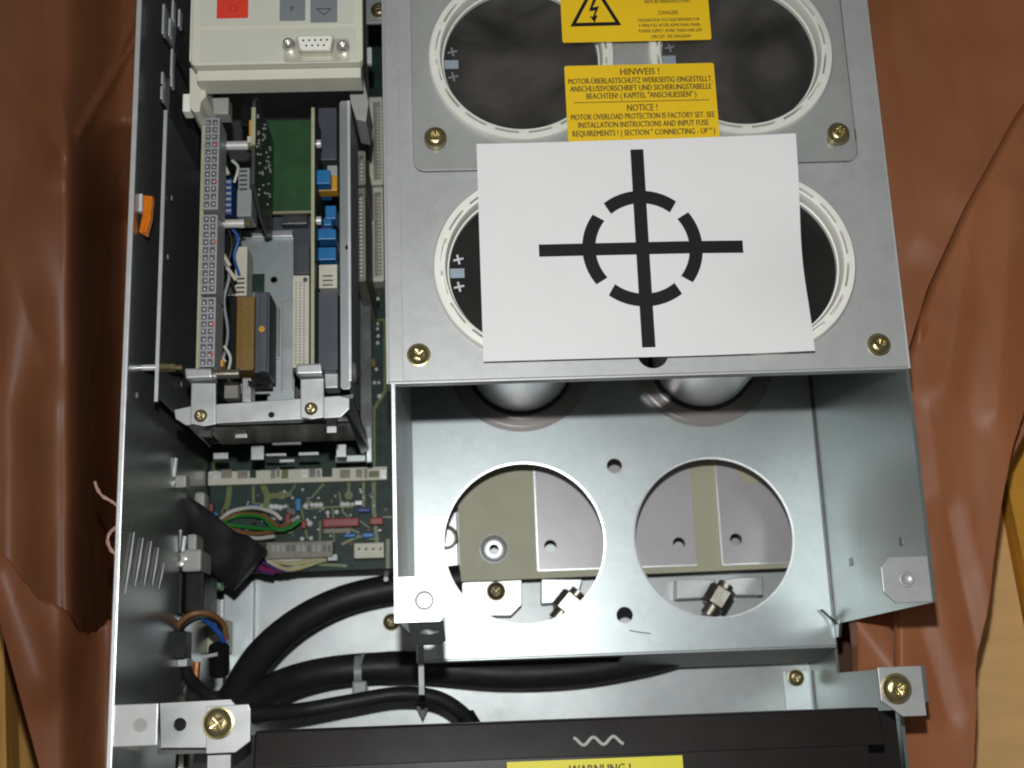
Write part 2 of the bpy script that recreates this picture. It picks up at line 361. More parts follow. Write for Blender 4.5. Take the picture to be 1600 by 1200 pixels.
_screws = {}
def screw(parent, x, y, z, r, m='brass', washer=True, name='screw'):
    key = (round(r, 1), m, washer)
    if key not in _screws:
        mb = MB(); h = r * 0.62
        prof = [(r * 1.12, 0), (r * 1.12, h * .22), (r, h * .25), (r * .98, h * .5), (r * .86, h * .78), (r * .66, h * .95), (r * .50, h), (r * .42, h * .5), (r * .1, h * .35)] if washer else \
               [(r, 0), (r * .98, h * .4), (r * .86, h * .75), (r * .66, h * .95), (r * .50, h), (r * .40, h * .5), (r * .1, h * .35)]
        nn = len(prof)
        def mod(j, rr, zz, a):
            if j == nn - 3: rr *= 1 + 0.25 * math.cos(4 * a)
            if j == nn - 2: rr *= 1 + 0.45 * math.cos(4 * a)
            return rr, zz
        mb.lathe(prof, (0, 0, 0), 32, mod=mod)
        o = mk(name, mb, m, parent, smooth=True, base=True)
        _screws[key] = o.data
        o.parent = None
        if parent is not None: o.parent = parent
        o.location = (Vector((x, y, z)) - (ORG[parent.name] if parent is not None else Vector())) * S; ORG[o.name] = Vector((x, y, z))
    else:
        o = bpy.data.objects.new(name, _screws[key]); link(o, parent, (x, y, z))
    o.rotation_euler.z = random.uniform(0, 1.5)
    return o
_shared = {}
def piece(name, key, build, m, loc, parent, rotz=0, smooth=False):   # small repeated piece that shares its mesh
    if key not in _shared:
        mb = MB(); build(mb); o = mk(name, mb, m, parent, smooth=smooth)
        _shared[key] = (o.data, ORG[o.name].copy())
        off = ORG[o.name]
    else:
        me, off = _shared[key]
        o = bpy.data.objects.new(name, me); link(o, parent, loc)
    c = Vector(loc) + Matrix.Rotation(rotz, 3, 'Z') @ off
    ORG[o.name] = c
    o.location = (c - (ORG[parent.name] if parent else Vector())) * S; o.rotation_euler.z = rotz
    return o

XL, XR, ZB = -170.0, 177.0, -216.0           # chassis: left wall, right wall, base
CX = (10.3, 115.0); CY = (160.0, 54.5, -51.5)

# ================================================================== the setting
o = mk('packing_floor', MB().box(-700, 700, -600, 700, -262, -252), 'floor_dark'); o['kind'] = 'structure'

# ================================================================== chassis
ch = thing('inverter_chassis', 'open galvanised steel chassis of a drive unit, its folded walls lined by orange film', 'chassis', (0, 0, ZB - 2))
lw = mk('side_wall', MB().box(XL - 1.6, XL, -215, 330, ZB - 2, 0), 'zinc_wall', ch, bevel=0.3)
lw['label'] = 'dark shiny side wall beside the circuit boards'
mk('wall_rim', MB().box(XL - 2.0, XL + 0.3, -215, 330, -1.2, 0.6), 'zinc_edge', lw, bevel=0.4)
mk('base_plate', MB().box(XL + .1, XR - .1, -215, 340, ZB - 2, ZB), 'zinc_base', ch)
# right wall: tall part, low bridge and a lower part further down
poly = [(330, -2.2), (1.2, -2.2), (1.2, 0), (-102, 0), (-102, -146), (-109, -150), (-109, -160), (-128, -160), (-128, -24), (-143.5, -24), (-144, -60), (-215, -60), (-215, ZB - 2), (330, ZB - 2)]
rw = mk('side_wall', MB().prism([(y, z) for y, z in poly], XR, XR + 1.6, 'x'), 'zinc_side', ch)
rw['label'] = 'bright side wall with a stepped notch at its end'
x0, x1, y0, y1 = px(1378, 870, 1450, 942, -0.6)
t = mk('mounting_tab', MB().prism([(XR, y1), (x0 + 4, y1), (x0, y1 - 4), (x0, y0 + 5), (x0 + 5, y0), (XR, y0)], -1.6, 0), 'zinc_cover', rw, bevel=.25)
c = at(1416, 905, 0); mk('dimple', MB().lathe([(3.6, 0), (3.3, .7), (2.6, .8), (1.8, .2), (.2, .1)], (c.x, c.y, 0), 24), 'zinc_cover', rw, smooth=True)
x0, x1, y0, y1 = px(1376, 1052, 1424, 1120, -24)
mk('mounting_tab', MB().prism([(XR, -128), (x0, -128), (x0, y0 + 7), (x0 + 9, y0), (XR, y0)], -26, -24), 'zinc_cover', rw, bevel=.25)
c = at(1400, 1076, -24); screw(ch, c.x, c.y, -24, 6.0, 'brass', True, 'bolt')
# small punched marks on the right wall
for u, v in ((1330, 878), (1409, 846)):
    p = atx(u, v, XR); mk('punch_mark', MB().box(XR - .5, XR - .05, p.y - 2.0, p.y + 2.0, p.z - 2.4, p.z + 2.4), 'steel_dark', rw)
# rail at the base beside the right wall, and its screw
x0, x1, y0, y1 = px(1228, 1048, 1268, 1125, ZB + 3)
mk('base_rail', MB().box(x0, x1, -160, y1, ZB, ZB + 2.5), 'zinc', ch, bevel=.3)
c = at(1243, 1059, ZB + 2); screw(ch, c.x, c.y, ZB + 2.5, 4.4, 'brass_dull')
# left wall: folded tab, wall reflections shaped as thin fins, clip fins
x0, x1, y0, y1 = px(180, 1100, 246, 1166, -1)
mk('mounting_tab', MB().box(XL, x1, y0, y1, -2.2, -0.6), 'aluminium', lw, bevel=.3)
c = at(219, 1133, -.5); mk('dimple', MB().cyl((c.x, c.y, 0), 2.8, -.6, -.35, 20), 'grey_plastic', lw)
for a, b in (((207, 832), (193, 928)), ((221, 841), (209, 915)), ((234, 846), (223, 915)), ((245, 856), (236, 915)), ((254, 880), (246, 920))):
    p, q = atx(*a, XL), atx(*b, XL); mk('reflected_fin', MB().tube([p + Vector((.7, 0, 0)), (p + q) / 2 + Vector((.8, 0, 0)), q + Vector((.6, 0, 0))], [.3, .55, .2], 6), 'bright_fin', lw, smooth=True)
for a, b, r in (((250, 719), (250, 742), .9), ((265, 708), (263, 745), 1.1), ((275, 716), (272, 745), .9)):  # this set partly shapes wall reflections as bars
    p, q = at(*a, -92), at(*b, -92); mk('clip_fin', MB().tube([p, q], [r, r], 6), 'bright_fin', lw)
p = [at(u, v, -90) for u, v in ((251, 757), (260, 772), (273, 752))]; mk('clip_fin', MB().tube(p, 1.0, 6), 'bright_fin', lw)
for a, b, r in (((253, 833), (251, 860), 1.0), ((264, 838), (263, 858), .8), ((281, 828), (278, 860), 1.2), ((289, 838), (286, 862), 1.1)):
    p, q = at(*a, -110), at(*b, -110); mk('clip_fin', MB().tube([p, q], [r, r], 6), 'bright_fin', lw)
# screws in the base
c = at(612, 972, ZB); screw(ch, c.x, c.y, ZB, 4.6, 'brass_dull')
c = at(402, 1120, ZB); screw(ch, c.x, c.y, ZB, 4.2, 'brass_dull')

# ------------------------------------------------------------------ capacitor tray
tr = thing('capacitor_tray', 'galvanised sheet tray with two big empty round cutouts', 'tray', (60, -50, -157))
TX = -52.0
hs = [circ(CX[0] - 1.6, CY[2], 44.3), circ(CX[1] - .6, CY[2] - .3, 44.0), circ(CX[0], CY[1] - 3, 29.1), circ(CX[1], CY[1] - 3.5, 29.1)]
c1 = at(960, 728, -155); c2 = at(976, 961, -155)
hs += [circ(c1.x, c1.y, 4.3, 24), circ(c2.x, c2.y, 4.5, 24)]
mk('tray_floor', MB().plate([(TX, -113), (XR - .2, -113), (XR - .2, 118), (TX, 118)], hs, -156.5, -155), 'zinc', tr)
for i, h in enumerate(((CX[0] - 1.6, CY[2], 44.3), (CX[1] - .6, CY[2] - .3, 44.0))):
    mk('cutout_edge', MB().lathe([(h[2] - .05, -156.5), (h[2] - .05, -154.9), (h[2] + .9, -154.8), (h[2] + .95, -155.2), (h[2] + .9, -156.6)], (h[0], h[1], 0), 72, closed=True), 'zinc_edge', tr, smooth=True)
sw = mk('tray_side', MB().box(TX - 1.5, TX, -102, 118, -156.5, -1.8), 'zinc', tr, bevel=.25)
mk('rim', MB().box(TX - 1.7, TX + .2, -84, 2, -1.9, -.6), 'zinc_edge', sw, bevel=.3)
mk('tray_lip', MB().box(TX, XR - .2, -114.6, -113, -166, -154.8), 'zinc', tr, bevel=.6)
bmx = MB(); q = [(60, -114.7, -157), (XR - .4, -114.7, -157), (XR - .4, -121, -204), (60, -121, -204)]
vs = [bmx.bm.verts.new(v) for v in q] + [bmx.bm.verts.new((v[0], v[1] + 1.2, v[2])) for v in q]
for f in ((0, 1, 2, 3), (7, 6, 5, 4), (0, 4, 5, 1), (1, 5, 6, 2), (2, 6, 7, 3), (3, 7, 4, 0)): bmx.bm.faces.new([vs[i] for i in f])
mk('lip_shade_strip', bmx, 'zinc_dim', tr)  # added strip: the dark reflection below the lip built as a shape
mk('tray_back', MB().box(TX, XR - .2, 118, 119.5, -156.5, -2), 'steel_dark', tr)
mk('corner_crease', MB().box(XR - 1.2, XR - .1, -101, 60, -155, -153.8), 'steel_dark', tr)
x0, x1, y0, y1 = px(628, 901, 692, 972, -1)
ch_c = at(663, 938, 0)
tb = mk('mounting_tab', MB().plate([(TX - 1.5, y0), (x1 - 1.5, y0), (x1, y0 + 1.5), (x1, y1), (TX - 1.5, y1)], [circ(ch_c.x, ch_c.y, 3.2, 24)], -1.8, 0), 'aluminium', tr, bevel=0)
mk('hole_rim', MB().lathe([(3.2, .02), (3.2, .3), (4.2, .3), (4.2, .02)], (ch_c.x, ch_c.y, 0), 24, closed=True), 'grey_plastic', tb)
mk('bend_line', MB().box(TX + 5.6, TX + 5.9, y0 + .5, y1 - .5, .02, .12), 'grey_plastic', tb)
pl = MB().plate([(TX + 4, 0), (x1, 0), (x1, 30), (x1 - 4, 36), (TX + 4, 36)], [circ(TX + 12.5, 15, 4.2, 28)], 0, 1.2)   # bent down and outwards
for v in pl.bm.verts: v.co = Vector((v.co.x, y0 + .4 - v.co.y * .235 + v.co.z * .97, -2 - v.co.y * .97 + v.co.z * .2))
mk('end_flange', pl, 'zinc', tr)
# scratch on the tray floor
mk('scratch', MB().tube([at(983, 985, -154.9), at(1000, 988, -154.9), at(1017, 990, -154.9)], .25, 4), 'steel_dark', tr)
p = [at(1283, 952, -152), at(1297, 965, -150), at(1308, 975, -146)]
mk('wire_scrap', MB().tube(p, .7, 6), 'steel_dark', tr)

# strap hanging below the tray
st = mk('metal_strap', MB().box(at(653, 1010, -120).x, at(662, 1010, -120).x, at(657, 1086, -120).y, at(657, 1000, -120).y, -121, -119.5), 'tie_grey', None, bevel=.2)
tag(st, 'thin upright metal strap hanging below the tray corner over the black cables', 'strap')
tri = [at(648, 1098, ZB + 22), at(672, 1098, ZB + 22), at(660, 1124, ZB + 22)]
o = mk('pointed_tip', MB().prism([(p.x, p.y) for p in tri], ZB, ZB + 22), 'terminal_dark'); tag(o, 'small dark pointed metal tip under the thin black cable', 'bracket')

# ------------------------------------------------------------------ bus bar sheets below the tray cutouts
ZI = -192.0
ib = thing('insulator_board', 'beige insulating board seen through the two round tray cutouts', 'board', (60, -20, ZI - 3))
a = at(716, 800, ZI); b = at(718, 909, ZI)
stud = at(772, 857, ZI); 
mk('sheet', MB().plate([(a.x, b.y), (XR - 3, b.y + 1.5), (XR - 3, 30), (a.x, 30)], [circ(stud.x, stud.y, 6.2, 32)] + [circ(at(u, v, ZI + 2).x, at(u, v, ZI + 2).y, 3.7, 24) for u, v in ((860, 853), (1061, 849), (1150, 843))], ZI - 3, ZI), 'board_beige', ib)
bs = mk('bushing', MB().lathe([(2.6, -2.5), (2.6, .2), (3.6, .3), (7.0, .3), (7.6, -.2), (7.6, -2.5)], (stud.x, stud.y, ZI), 36, closed=True), 'aluminium', ib, smooth=True)
mk('bushing_rim', MB().lathe([(7.7, 0), (7.9, .25), (8.8, .25), (8.9, 0)], (stud.x, stud.y, ZI), 36, closed=True), 'steel_dark', ib)
def busbar(u0, v0, u1, v1, holes, label):
    x0, x1, y0, y1 = px(u0, v0, u1, v1, ZI + 2); hh = [at(u, v, ZI + 2) for u, v in holes]
    t = thing('bus_bar', label, 'bus bar', ((x0 + x1) / 2, (y0 + y1) / 2, ZI), 'bus bar plates under the tray')
    mk('plate', MB().plate([(x0, y0), (x1, y0), (x1, 28), (x0, 28)], [circ(h.x, h.y, 3.6, 28) for h in hh], ZI, ZI + 2), 'busbar_film', t)
    mk('edge', MB().box(x0 - .4, x1 + .4, y0 - .5, y0 + .2, ZI, ZI + 2.15), 'zinc_edge', t)
    mk('edge', MB().box(x0 - .5, x0 + .25, y0 + .2, 28, ZI, ZI + 2.1), 'zinc_edge', t)
    return t
busbar(838, 740, 1084, 887, ((860, 853), (1061, 849)), 'grey drilled plate spanning from the left cutout to the beige strip of the right one')
busbar(1124, 740, 1256, 880, ((1150, 843),), 'grey plate right of the beige strip in the right cutout')
x0, x1, y0, y1 = px(1143, 700, 1200, 762, ZI + 2)
mk('sticker', MB().cyl((at(1172, 735, ZI).x, at(1172, 735, ZI).y, 0), 8.2, ZI + 2, ZI + 2.25, 32), 'board_beige', bpy.data.objects['bus_bar.001'])
# brackets and hex spacers under the board
for lab, q in (('pale cut-corner bracket under the beige board', ((722, 905), (815, 905), (815, 945), (798, 962), (740, 962), (722, 945))),
               ('small pale bracket beside the left hex spacer', ((846, 905), (910, 905), (900, 940), (846, 943))),
               ('pale bracket left behind the right hex spacer', ((1058, 905), (1118, 905), (1100, 934), (1058, 936))),
               ('pale bracket right behind the right hex spacer', ((1130, 905), (1192, 900), (1192, 930), (1150, 930)))):
    p = [at(u, v, ZI - 8) for u, v in q]
    tag(mk('busbar_bracket', MB().prism([(v.x, v.y) for v in p][::-1], ZB + .05, ZI - 8), 'aluminium', None, bevel=.4), lab, 'bracket')
br = bpy.data.objects['busbar_bracket']; c = at(775, 924, ZI - 8); screw(br, c.x, c.y, ZI - 8, 5.0, 'brass_dull')
o = mk('terminal_lug', pbox(690, 800, 715, 890, ZI - 6, 18), 'aluminium', None, bevel=.5); tag(o, 'bright lug at the edge of the left cutout beside the beige board', 'terminal')
c = at(697, 840, ZI - 6); mk('ring_bolt', MB().lathe([(3, 0), (3, 3), (5, 3.2), (7, 2.4), (7.2, 0)], (c.x, c.y, ZI - 6), 28, closed=True), 'nickel', o, smooth=True)
def hexspacer(u, v, ang, L, label):
    c = at(u, v, ZI - 2); t = thing('hex_spacer', label, 'spacer', (c.x, c.y, ZI - 14), 'slanted hex spacers below the board')
    d = Vector((math.cos(ang), math.sin(ang), 0)); pts = [c - d * L, c - d * L * .45, c - d * L * .45, c + d * L * .45, c + d * L * .45, c + d * L]
    mk('thread', MB().tube([c - d * L, c + d * L * .8], 4.6, 14), 'nickel', t, smooth=True)
    mk('nut', MB().tube([c - d * L * .5, c - d * L * .42, c + d * L * .42, c + d * L * .5], [6.6, 7.8, 7.8, 6.6], 6), 'nickel', t)
    for k in (-.15, .15): mk('nut_groove', MB().tube([c + d * (L * k - .4), c + d * (L * k + .4)], [7.9, 7.9], 6), 'nickel', t)
    return t
hexspacer(888, 944, math.radians(48), 12, 'slanted hex spacer at the rim of the left cutout')
hexspacer(1122, 934, math.radians(55), 12, 'slanted nickel hex spacer at the foot of the right cutout')

# ================================================================== capacitor cover
cv = thing('capacitor_cover', 'grey sheet metal cover plate around four capacitors', 'cover', (60, 110, -2))
CL, CR, CB = -54.5, 178.6, 2.8
half = at(1020, 552, 0)
chs = [circ(x, y, 41.5, 80) for y in CY[:2] for x in CX] + [circ(half.x, half.y, 7.0, 32)]
mk('plate', MB().plate([(CL, CB), (CR, CB), (CR, 330), (CL, 330)], chs, -1.5, 0), 'zinc_cover', cv)
mk('fold', MB().box(CL, CR, CB - 1.2, CB, -6, -.1), 'zinc_cover', cv, bevel=.4)
mk('fold', MB().box(CL - 1.2, CL, CB - 1.0, 330, -14, -.1), 'zinc_cover', cv, bevel=.4)
mk('fold', MB().box(CR, CR + 1.0, CB - 1.0, 330, -14, -.1), 'zinc_cover', cv, bevel=.4)
mk('seam_strip', MB().box(CL + .3, CL + 6.5, CB + .3, 330, 0, .5), 'zinc_cover', cv, bevel=.2)
for u, v in ((654, 553), (1375, 537)):
    p = at(u, v, 2); screw(cv, p.x, p.y, 0.02, 4.7, 'brass')

# ------------------------------------------------------------------ capacitors
GR = 16                                     # slots round each mounting ring
def ring_mod(j, r, z, a):
    f = (a / (2 * math.pi) * GR) % 1.0
    if j in (4, 5) and 0.12 < f < 0.80: z -= 4.5
    return r, z
ring_prof = [(44.3, 0.05), (44.3, 1.6), (43.4, 3.0), (40.75, 3.3), (40.7, 3.3), (39.75, 3.3), (39.7, 3.3), (38.6, 3.1), (37.9, 1.2), (37.7, -3.0), (37.0, -3.2), (36.9, -5.6), (39.5, -5.8), (40.5, -1.6), (41.0, -1.0), (41.2, .05)]
def capacitor(cx, cy, label, lower, marks):
    mw = 'mark_white' if lower else 'grey_key'
    t = thing('capacitor', label, 'capacitor', (cx, cy, -176), 'capacitors set in the cover plate')
    mk('can', MB().lathe([(27.0, -176), (28.8, -175), (29.0, -173), (29.0, -9), (33.2, -7.6)], (cx, cy - 3, 0), 64), 'can_metal', t, smooth=True)
    mk('top_disc', MB().cyl((cx, cy, 0), 37.4, -6.6, -5.4, 64), 'black_disc', t)
    mk('mounting_ring', MB().lathe(ring_prof, (cx, cy, 0), 288, closed=True, mod=ring_mod), 'white_plastic', t, smooth=True)
    if lower:
        rp = [(32.1, -154.9), (32.1, -153.9), (32.6, -153.2), (33.4, -153.6), (37.4, -153.7), (38.4, -153.1), (40.6, -153.5), (41.4, -154.2), (41.4, -154.9)]
        mk('gap_shade_ring', MB().lathe([(29.15, -154.95), (29.15, -152.6), (29.7, -152.2), (30.9, -152.6), (30.9, -154.95)], (cx, cy - 3, 0), 72, closed=True), 'black_rubber', t, smooth=True)  # added black ring drawing the shaded gap round the can
        mk('collar', MB().lathe(rp, (cx, cy - 2, 0), 96, closed=True), 'collar_plastic', t, smooth=True)
    zt = -5.35
    if marks:
        mk('polarity_mark', MB().box(cx - 36.6, cx - 30.0, cy - 2.3, cy + 2.2, zt - .2, zt), 'mark_blue', t)
        for s in (-1, 1):
            a = .2
            for k in range(2):
                a2 = a + k * math.pi / 2; d = Vector((math.cos(a2), math.sin(a2), 0)) * 2.4; n = Vector((-d.y, d.x, 0)) * .2
                m0 = Vector((cx - 32.6, cy + s * 6.6, 0))
                mk('plus_mark', MB().prism([((m0 + q).x, (m0 + q).y) for q in (d + n, -d + n, -d - n, d - n)], zt - .2, zt + .03 * k), mw, t)
    return t
capacitor(CX[0], CY[0], 'black-topped capacitor under the clear sheet, beside the operator panel', False, True)
capacitor(CX[1], CY[0], 'black-topped capacitor under the clear sheet, farther from the operator panel', False, True)
capacitor(CX[0], CY[1], 'black-topped capacitor half under the paper, plus marks on its disc', True, True)
capacitor(CX[1], CY[1] - .5, 'black-topped capacitor half under the paper, plain dark disc showing', True, False)

# ------------------------------------------------------------------ clear sheet with its screws
zs = 4.4
a = at(646, 258, zs + 2); b = at(1343, 256, zs + 2)
cs = thing('clear_shield', 'clear plastic sheet with rounded corners screwed over two capacitors', 'shield', (60, 170, zs))
mk('sheet', MB().prism(rrect(a.x, b.x, (a.y + b.y) / 2, 300, 5), zs, zs + 2.2), 'clear_sheet', cs, bevel=.3)
for u, v in ((680, 212), (1312, 205)):
    p = at(u, v, 9); 
    mk('spacer', MB().cyl((p.x, p.y, 0), 3.6, 0.02, zs - .05, 20), 'brass_dull', cs)
    screw(cs, p.x, p.y, zs + 2.25, 4.6, 'brass')

# ------------------------------------------------------------------ yellow labels on the sheet
zl = zs + 2.3
nl = thing('notice_label', 'yellow label headed HINWEIS and NOTICE above the paper sheet', 'label', (60, 118, zl))
a = [at(u, v, zl) for u, v in ((882, 102), (1115, 100), (1125, 218), (887, 220))]
LX0, LX1 = (a[0].x + a[3].x) / 2, (a[1].x + a[2].x) / 2; LY1, LY0 = (a[0].y + a[1].y) / 2, (a[2].y + a[3].y) / 2
mk('sticker', MB().prism(rrect(LX0, LX1, LY0, LY1, 1.0), zl, zl + .2), 'yellow_label', nl)
LW = LX1 - LX0; LH = LY1 - LY0; lc = (LX0 + LX1) / 2; zt = zl + .26
for f, s, wd, tx in ((.10, 4.4, .26, 'HINWEIS !'), (.215, 3.7, .96, 'MOTOR-ÜBERLASTSCHUTZ WERKSEITIG EINGESTELLT.'), (.315, 3.7, .94, 'ANSCHLUSSVORSCHRIFT UND SICHERUNGSTABELLE'),
                     (.415, 3.7, .73, 'BEACHTEN! ( KAPITEL "ANSCHLIESSEN" )'), (.58, 4.4, .20, 'NOTICE !'), (.69, 3.7, .95, 'MOTOR OVERLOAD PROTECTION IS FACTORY SET. SEE'),
                     (.795, 3.7, .86, 'INSTALLATION INSTRUCTIONS AND INPUT FUSE'), (.905, 3.7, .94, 'REQUIREMENTS ! ( SECTION " CONNECTING - UP " )')):
    text_mesh('lettering', tx, lc, LY1 - f * LH, zt, s * 1.12, 'brown_ink', nl, width=wd * LW, bold=.2)
mk('rule', MB().box(LX0 + .05 * LW, LX1 - .05 * LW, LY1 - .492 * LH - .2, LY1 - .492 * LH + .2, zl + .2, zl + .26), 'brown_ink', nl)
dl = thing('danger_label', 'yellow label with a lightning triangle and the word DANGER', 'label', (60, 170, zl))
a = [at(u, v, zl) for u, v in ((876, 2), (1106, 0), (1111, 62), (880, 67))]
DX0, DX1, DY0 = (a[0].x + a[3].x) / 2 - .2, (a[1].x + a[2].x) / 2 + .2, (a[2].y + a[3].y) / 2
mk('sticker', MB().prism(rrect(DX0, DX1, DY0, DY0 + 38, 1.0), zl, zl + .2), 'yellow_label', dl)
T = [at(u, v, zl) for u, v in ((891, 42), (971, 40), (928, -28))]
def tri_frame(T, wdt):
    P = [Vector((p.x, p.y)) for p in T]; c = sum(P, Vector((0, 0))) / 3
    return [tuple(p) for p in P], [tuple(c + (p - c) * (1 - wdt)) for p in P]
oo, ii = tri_frame(T, .24); mk('warning_triangle', MB().plate(oo, [ii], zl + .2, zl + .27), 'black_ink', dl)
bolt = [(934, -22), (920, 18), (930, 17), (926, 27), (921, 25), (929, 36), (934, 24), (930, 25), (936, 10), (926, 12), (942, -22)]
mk('lightning_bolt', MB().prism([(at(u, v, zl).x, at(u, v, zl).y) for u, v in bolt], zl + .2, zl + .27), 'black_ink', dl)
for (u, v), s, wd, tx in (((1042, 2), 2.6, 71, 'SIEHE BETRIEBSANLEITUNG'), ((1044, 20), 3.0, 30, 'DANGER'), ((1045, 31), 2.5, 95, 'HAZARDOUS VOLTAGE REMAINS FOR'),
                        ((1046, 39.5), 2.5, 95, '5 MINUTES AFTER REMOVING MAIN'), ((1047, 48), 2.5, 98, 'POWER SUPPLY. MORE THAN ONE LIVE'), ((1048, 57), 2.5, 62, 'CIRCUIT. SEE DIAGRAM')):
    p = at(u, v, zt); text_mesh('lettering', tx, p.x, p.y, zt, s, 'brown_ink', dl, width=wd / 3.26, bold=.1)

# ------------------------------------------------------------------ paper with the printed target
PX0, PX1, PY0, PY1 = -12.4, 134.7, 9.2, 112.2
def paper_z(x, y):
    u = (x - PX0) / (PX1 - PX0); v = (y - PY0) / (PY1 - PY0)
    z = 5.2 + 3.2 * (v ** 2)
    z += 3.0 * max(0, u - .55) ** 2 / .2 * (1 - 2.2 * math.exp(-((v - .45) / .28) ** 2)) * 1.0
    z += 0.5 * math.sin(u * 5 + 1) * math.sin(v * 4 + .5)
    return z
pt = thing('target_sheet', 'white paper sheet printed with a black crosshair circle lying across the cover', 'paper', (60, 60, 3.4))
def grid(mb, nx, ny, fn, t):
    g = [[mb.bm.verts.new(fn(i / nx, j / ny)) for i in range(nx + 1)] for j in range(ny + 1)]
    for j in range(ny):
        for i in range(nx): mb.bm.faces.new((g[j][i], g[j][i + 1], g[j + 1][i + 1], g[j + 1][i]))
    return mb
mb = MB()
for off in (0, -.18):
    grid(mb, 44, 32, lambda a, b: (PX0 + (PX1 - PX0) * a, PY0 + (PY1 - PY0) * b, paper_z(PX0 + (PX1 - PX0) * a, PY0 + (PY1 - PY0) * b) + off), 0)
bmesh.ops.bridge_loops(mb.bm, edges=[e for e in mb.bm.edges if len(e.link_faces) == 1])
mk('paper', mb, 'paper', pt, smooth=True)
tc = at(1004, 388, 6); tv = [at(994, 237, 6), at(1015, 542, 6)]; th = [at(842, 392, 6), at(1162, 387, 6)]
def strip(x0, x1, y0, y1, nx, ny, dz=.22):
    return grid(MB(), nx, ny, lambda a, b: (x0 + (x1 - x0) * a, y0 + (y1 - y0) * b, paper_z(x0 + (x1 - x0) * a, y0 + (y1 - y0) * b) + dz), 0)
mk('cross_bar', strip(tc.x - 3.0, tc.x + 3.0, tv[1].y, tv[0].y, 6, 60), 'black_ink', pt, smooth=True)
mk('cross_bar', strip(th[0].x, th[1].x, tc.y - 2.9, tc.y + 2.9, 60, 6, .27), 'black_ink', pt, smooth=True)
for q in range(4):
    a0, a1 = math.radians(q * 90 - 38), math.radians(q * 90 + 38)
    def arc(a, b):
        r = 21.4 + 6.0 * b; an = a0 + (a1 - a0) * a + (0.5 - a) * 0.06 * (b - .5)
        x = tc.x + r * math.cos(an); y = tc.y + r * math.sin(an); return (x, y, paper_z(x, y) + .32)
    mk('ring_arc', grid(MB(), 30, 5, arc, 0), 'black_ink', pt, smooth=True)

# ================================================================== operator panel
op = thing('operator_panel', 'beige plastic operator panel with keys and a nine-pin socket', 'control panel', (-106, 175, -40))
x0, x1, y0, y1 = px(300, 20, 567, 101, -1)
y1 = 260
mk('bezel', MB().prism(rrect(x0, x1, y0, y1, 2.2), -5, 0), 'cream_plastic', op, bevel=.8, seg=3)
mk('body', MB().box(x0 + 1.5, x1 - 1.5, y0 - 4.8, y1, -20, -6), 'cream_plastic', op, bevel=.7, seg=3)
mk('step_groove', MB().box(x0 + .8, x1 - .8, y0 + .3, y1, -6.2, -4.8), 'grey_plastic', op)
mk('side_rail', MB().box(x0 - 1.6, x0 + 1, y0 + 4, y1, -20, -3), 'cream_plastic', op, bevel=.5)
e = px(313, 46, 556, 95, .1); fy0 = e[2]
mk('face_panel', MB().prism(rrect(e[0], e[1], e[2], e[3], 1.0), -.2, .35), 'cream_face', op, bevel=.15)
e2 = px(313, -40, 552, 39, .1); mk('key_membrane', MB().prism(rrect(e2[0], e2[1], e2[2], y1 - 4, 1.0), -.2, .5), 'cream_face', op, bevel=.15)
def key(u0, u1, v1, m):
    k = px(u0, -18, u1, v1, .6); return mk('key', MB().prism(rrect(k[0], k[1], k[2], k[2] + 15, .5), .4, .75), m, op), k
ko, k = key(339, 388, 28.5, 'red_key'); ko['label'] = 'red off key'
mk('symbol', MB().lathe([(1.5, 0), (1.5, .06), (1.9, .06), (1.9, 0)], ((k[0] + k[1]) / 2 + .5, k[2] + 5.0, .75), 24, closed=True), 'red_ink', ko)
ko, k = key(437, 477, 32.5, 'grey_key'); ko['label'] = 'grey key with letter P'
text_mesh('symbol', 'P', (k[0] + k[1]) / 2 - .2, k[2] + 6, .82, 3.8, 'key_ink', ko, sx=.9, bold=.2)
ko, k = key(485, 527, 35, 'grey_key'); ko['label'] = 'grey key with a downward triangle'
kc = (k[0] + k[1]) / 2
mk('symbol', MB().plate([(kc - 4, k[2] + 7.4), (kc + 4, k[2] + 7.4), (kc, k[2] + 3.6)][::-1], [[(kc - 2.9, k[2] + 6.9), (kc + 2.9, k[2] + 6.9), (kc, k[2] + 4.2)]], .75, .82), 'key_ink', ko)
# nine-pin socket
s1 = at(450, 66, 6); s2 = at(535, 69.5, 6); sm = (s1 + s2) / 2
ds = mk('socket_flange', MB().prism(rrect(sm.x - 15.4, sm.x + 15.4, sm.y - 6.4, sm.y + 5.0, 1.2), .3, 1.0), 'socket_metal', op, bevel=.15)
ds['label'] = 'nine-pin socket between two jack screws'
def dshape(w1, w2, hh): return [(sm.x - w1, sm.y + hh), (sm.x - w1 - .1, sm.y + hh - 1.2), (sm.x - w2, sm.y - hh + .8), (sm.x - w2 + .8, sm.y - hh), (sm.x + w2 - .8, sm.y - hh), (sm.x + w2, sm.y - hh + .8), (sm.x + w1 + .1, sm.y + hh - 1.2), (sm.x + w1, sm.y + hh)][::-1]
mk('shell', MB().prism(dshape(8.4, 7.6, 4.0), .9, 6.2), 'socket_metal', ds, bevel=.3)
mk('insert', MB().prism(dshape(7.8, 7.0, 3.5), 6.15, 6.6), 'white_plastic', ds, bevel=.15)
for i in range(5): piece('pin_hole', 'pinhole', lambda m: m.cyl((0, 0, 0), .52, 0, .08, 10), 'black_plastic', (sm.x - 5.5 + 2.75 * i, sm.y + 1.35, 6.62), ds)
for i in range(4): piece('pin_hole', 'pinhole', None, 'black_plastic', (sm.x - 4.1 + 2.75 * i, sm.y - 1.4, 6.62), ds)
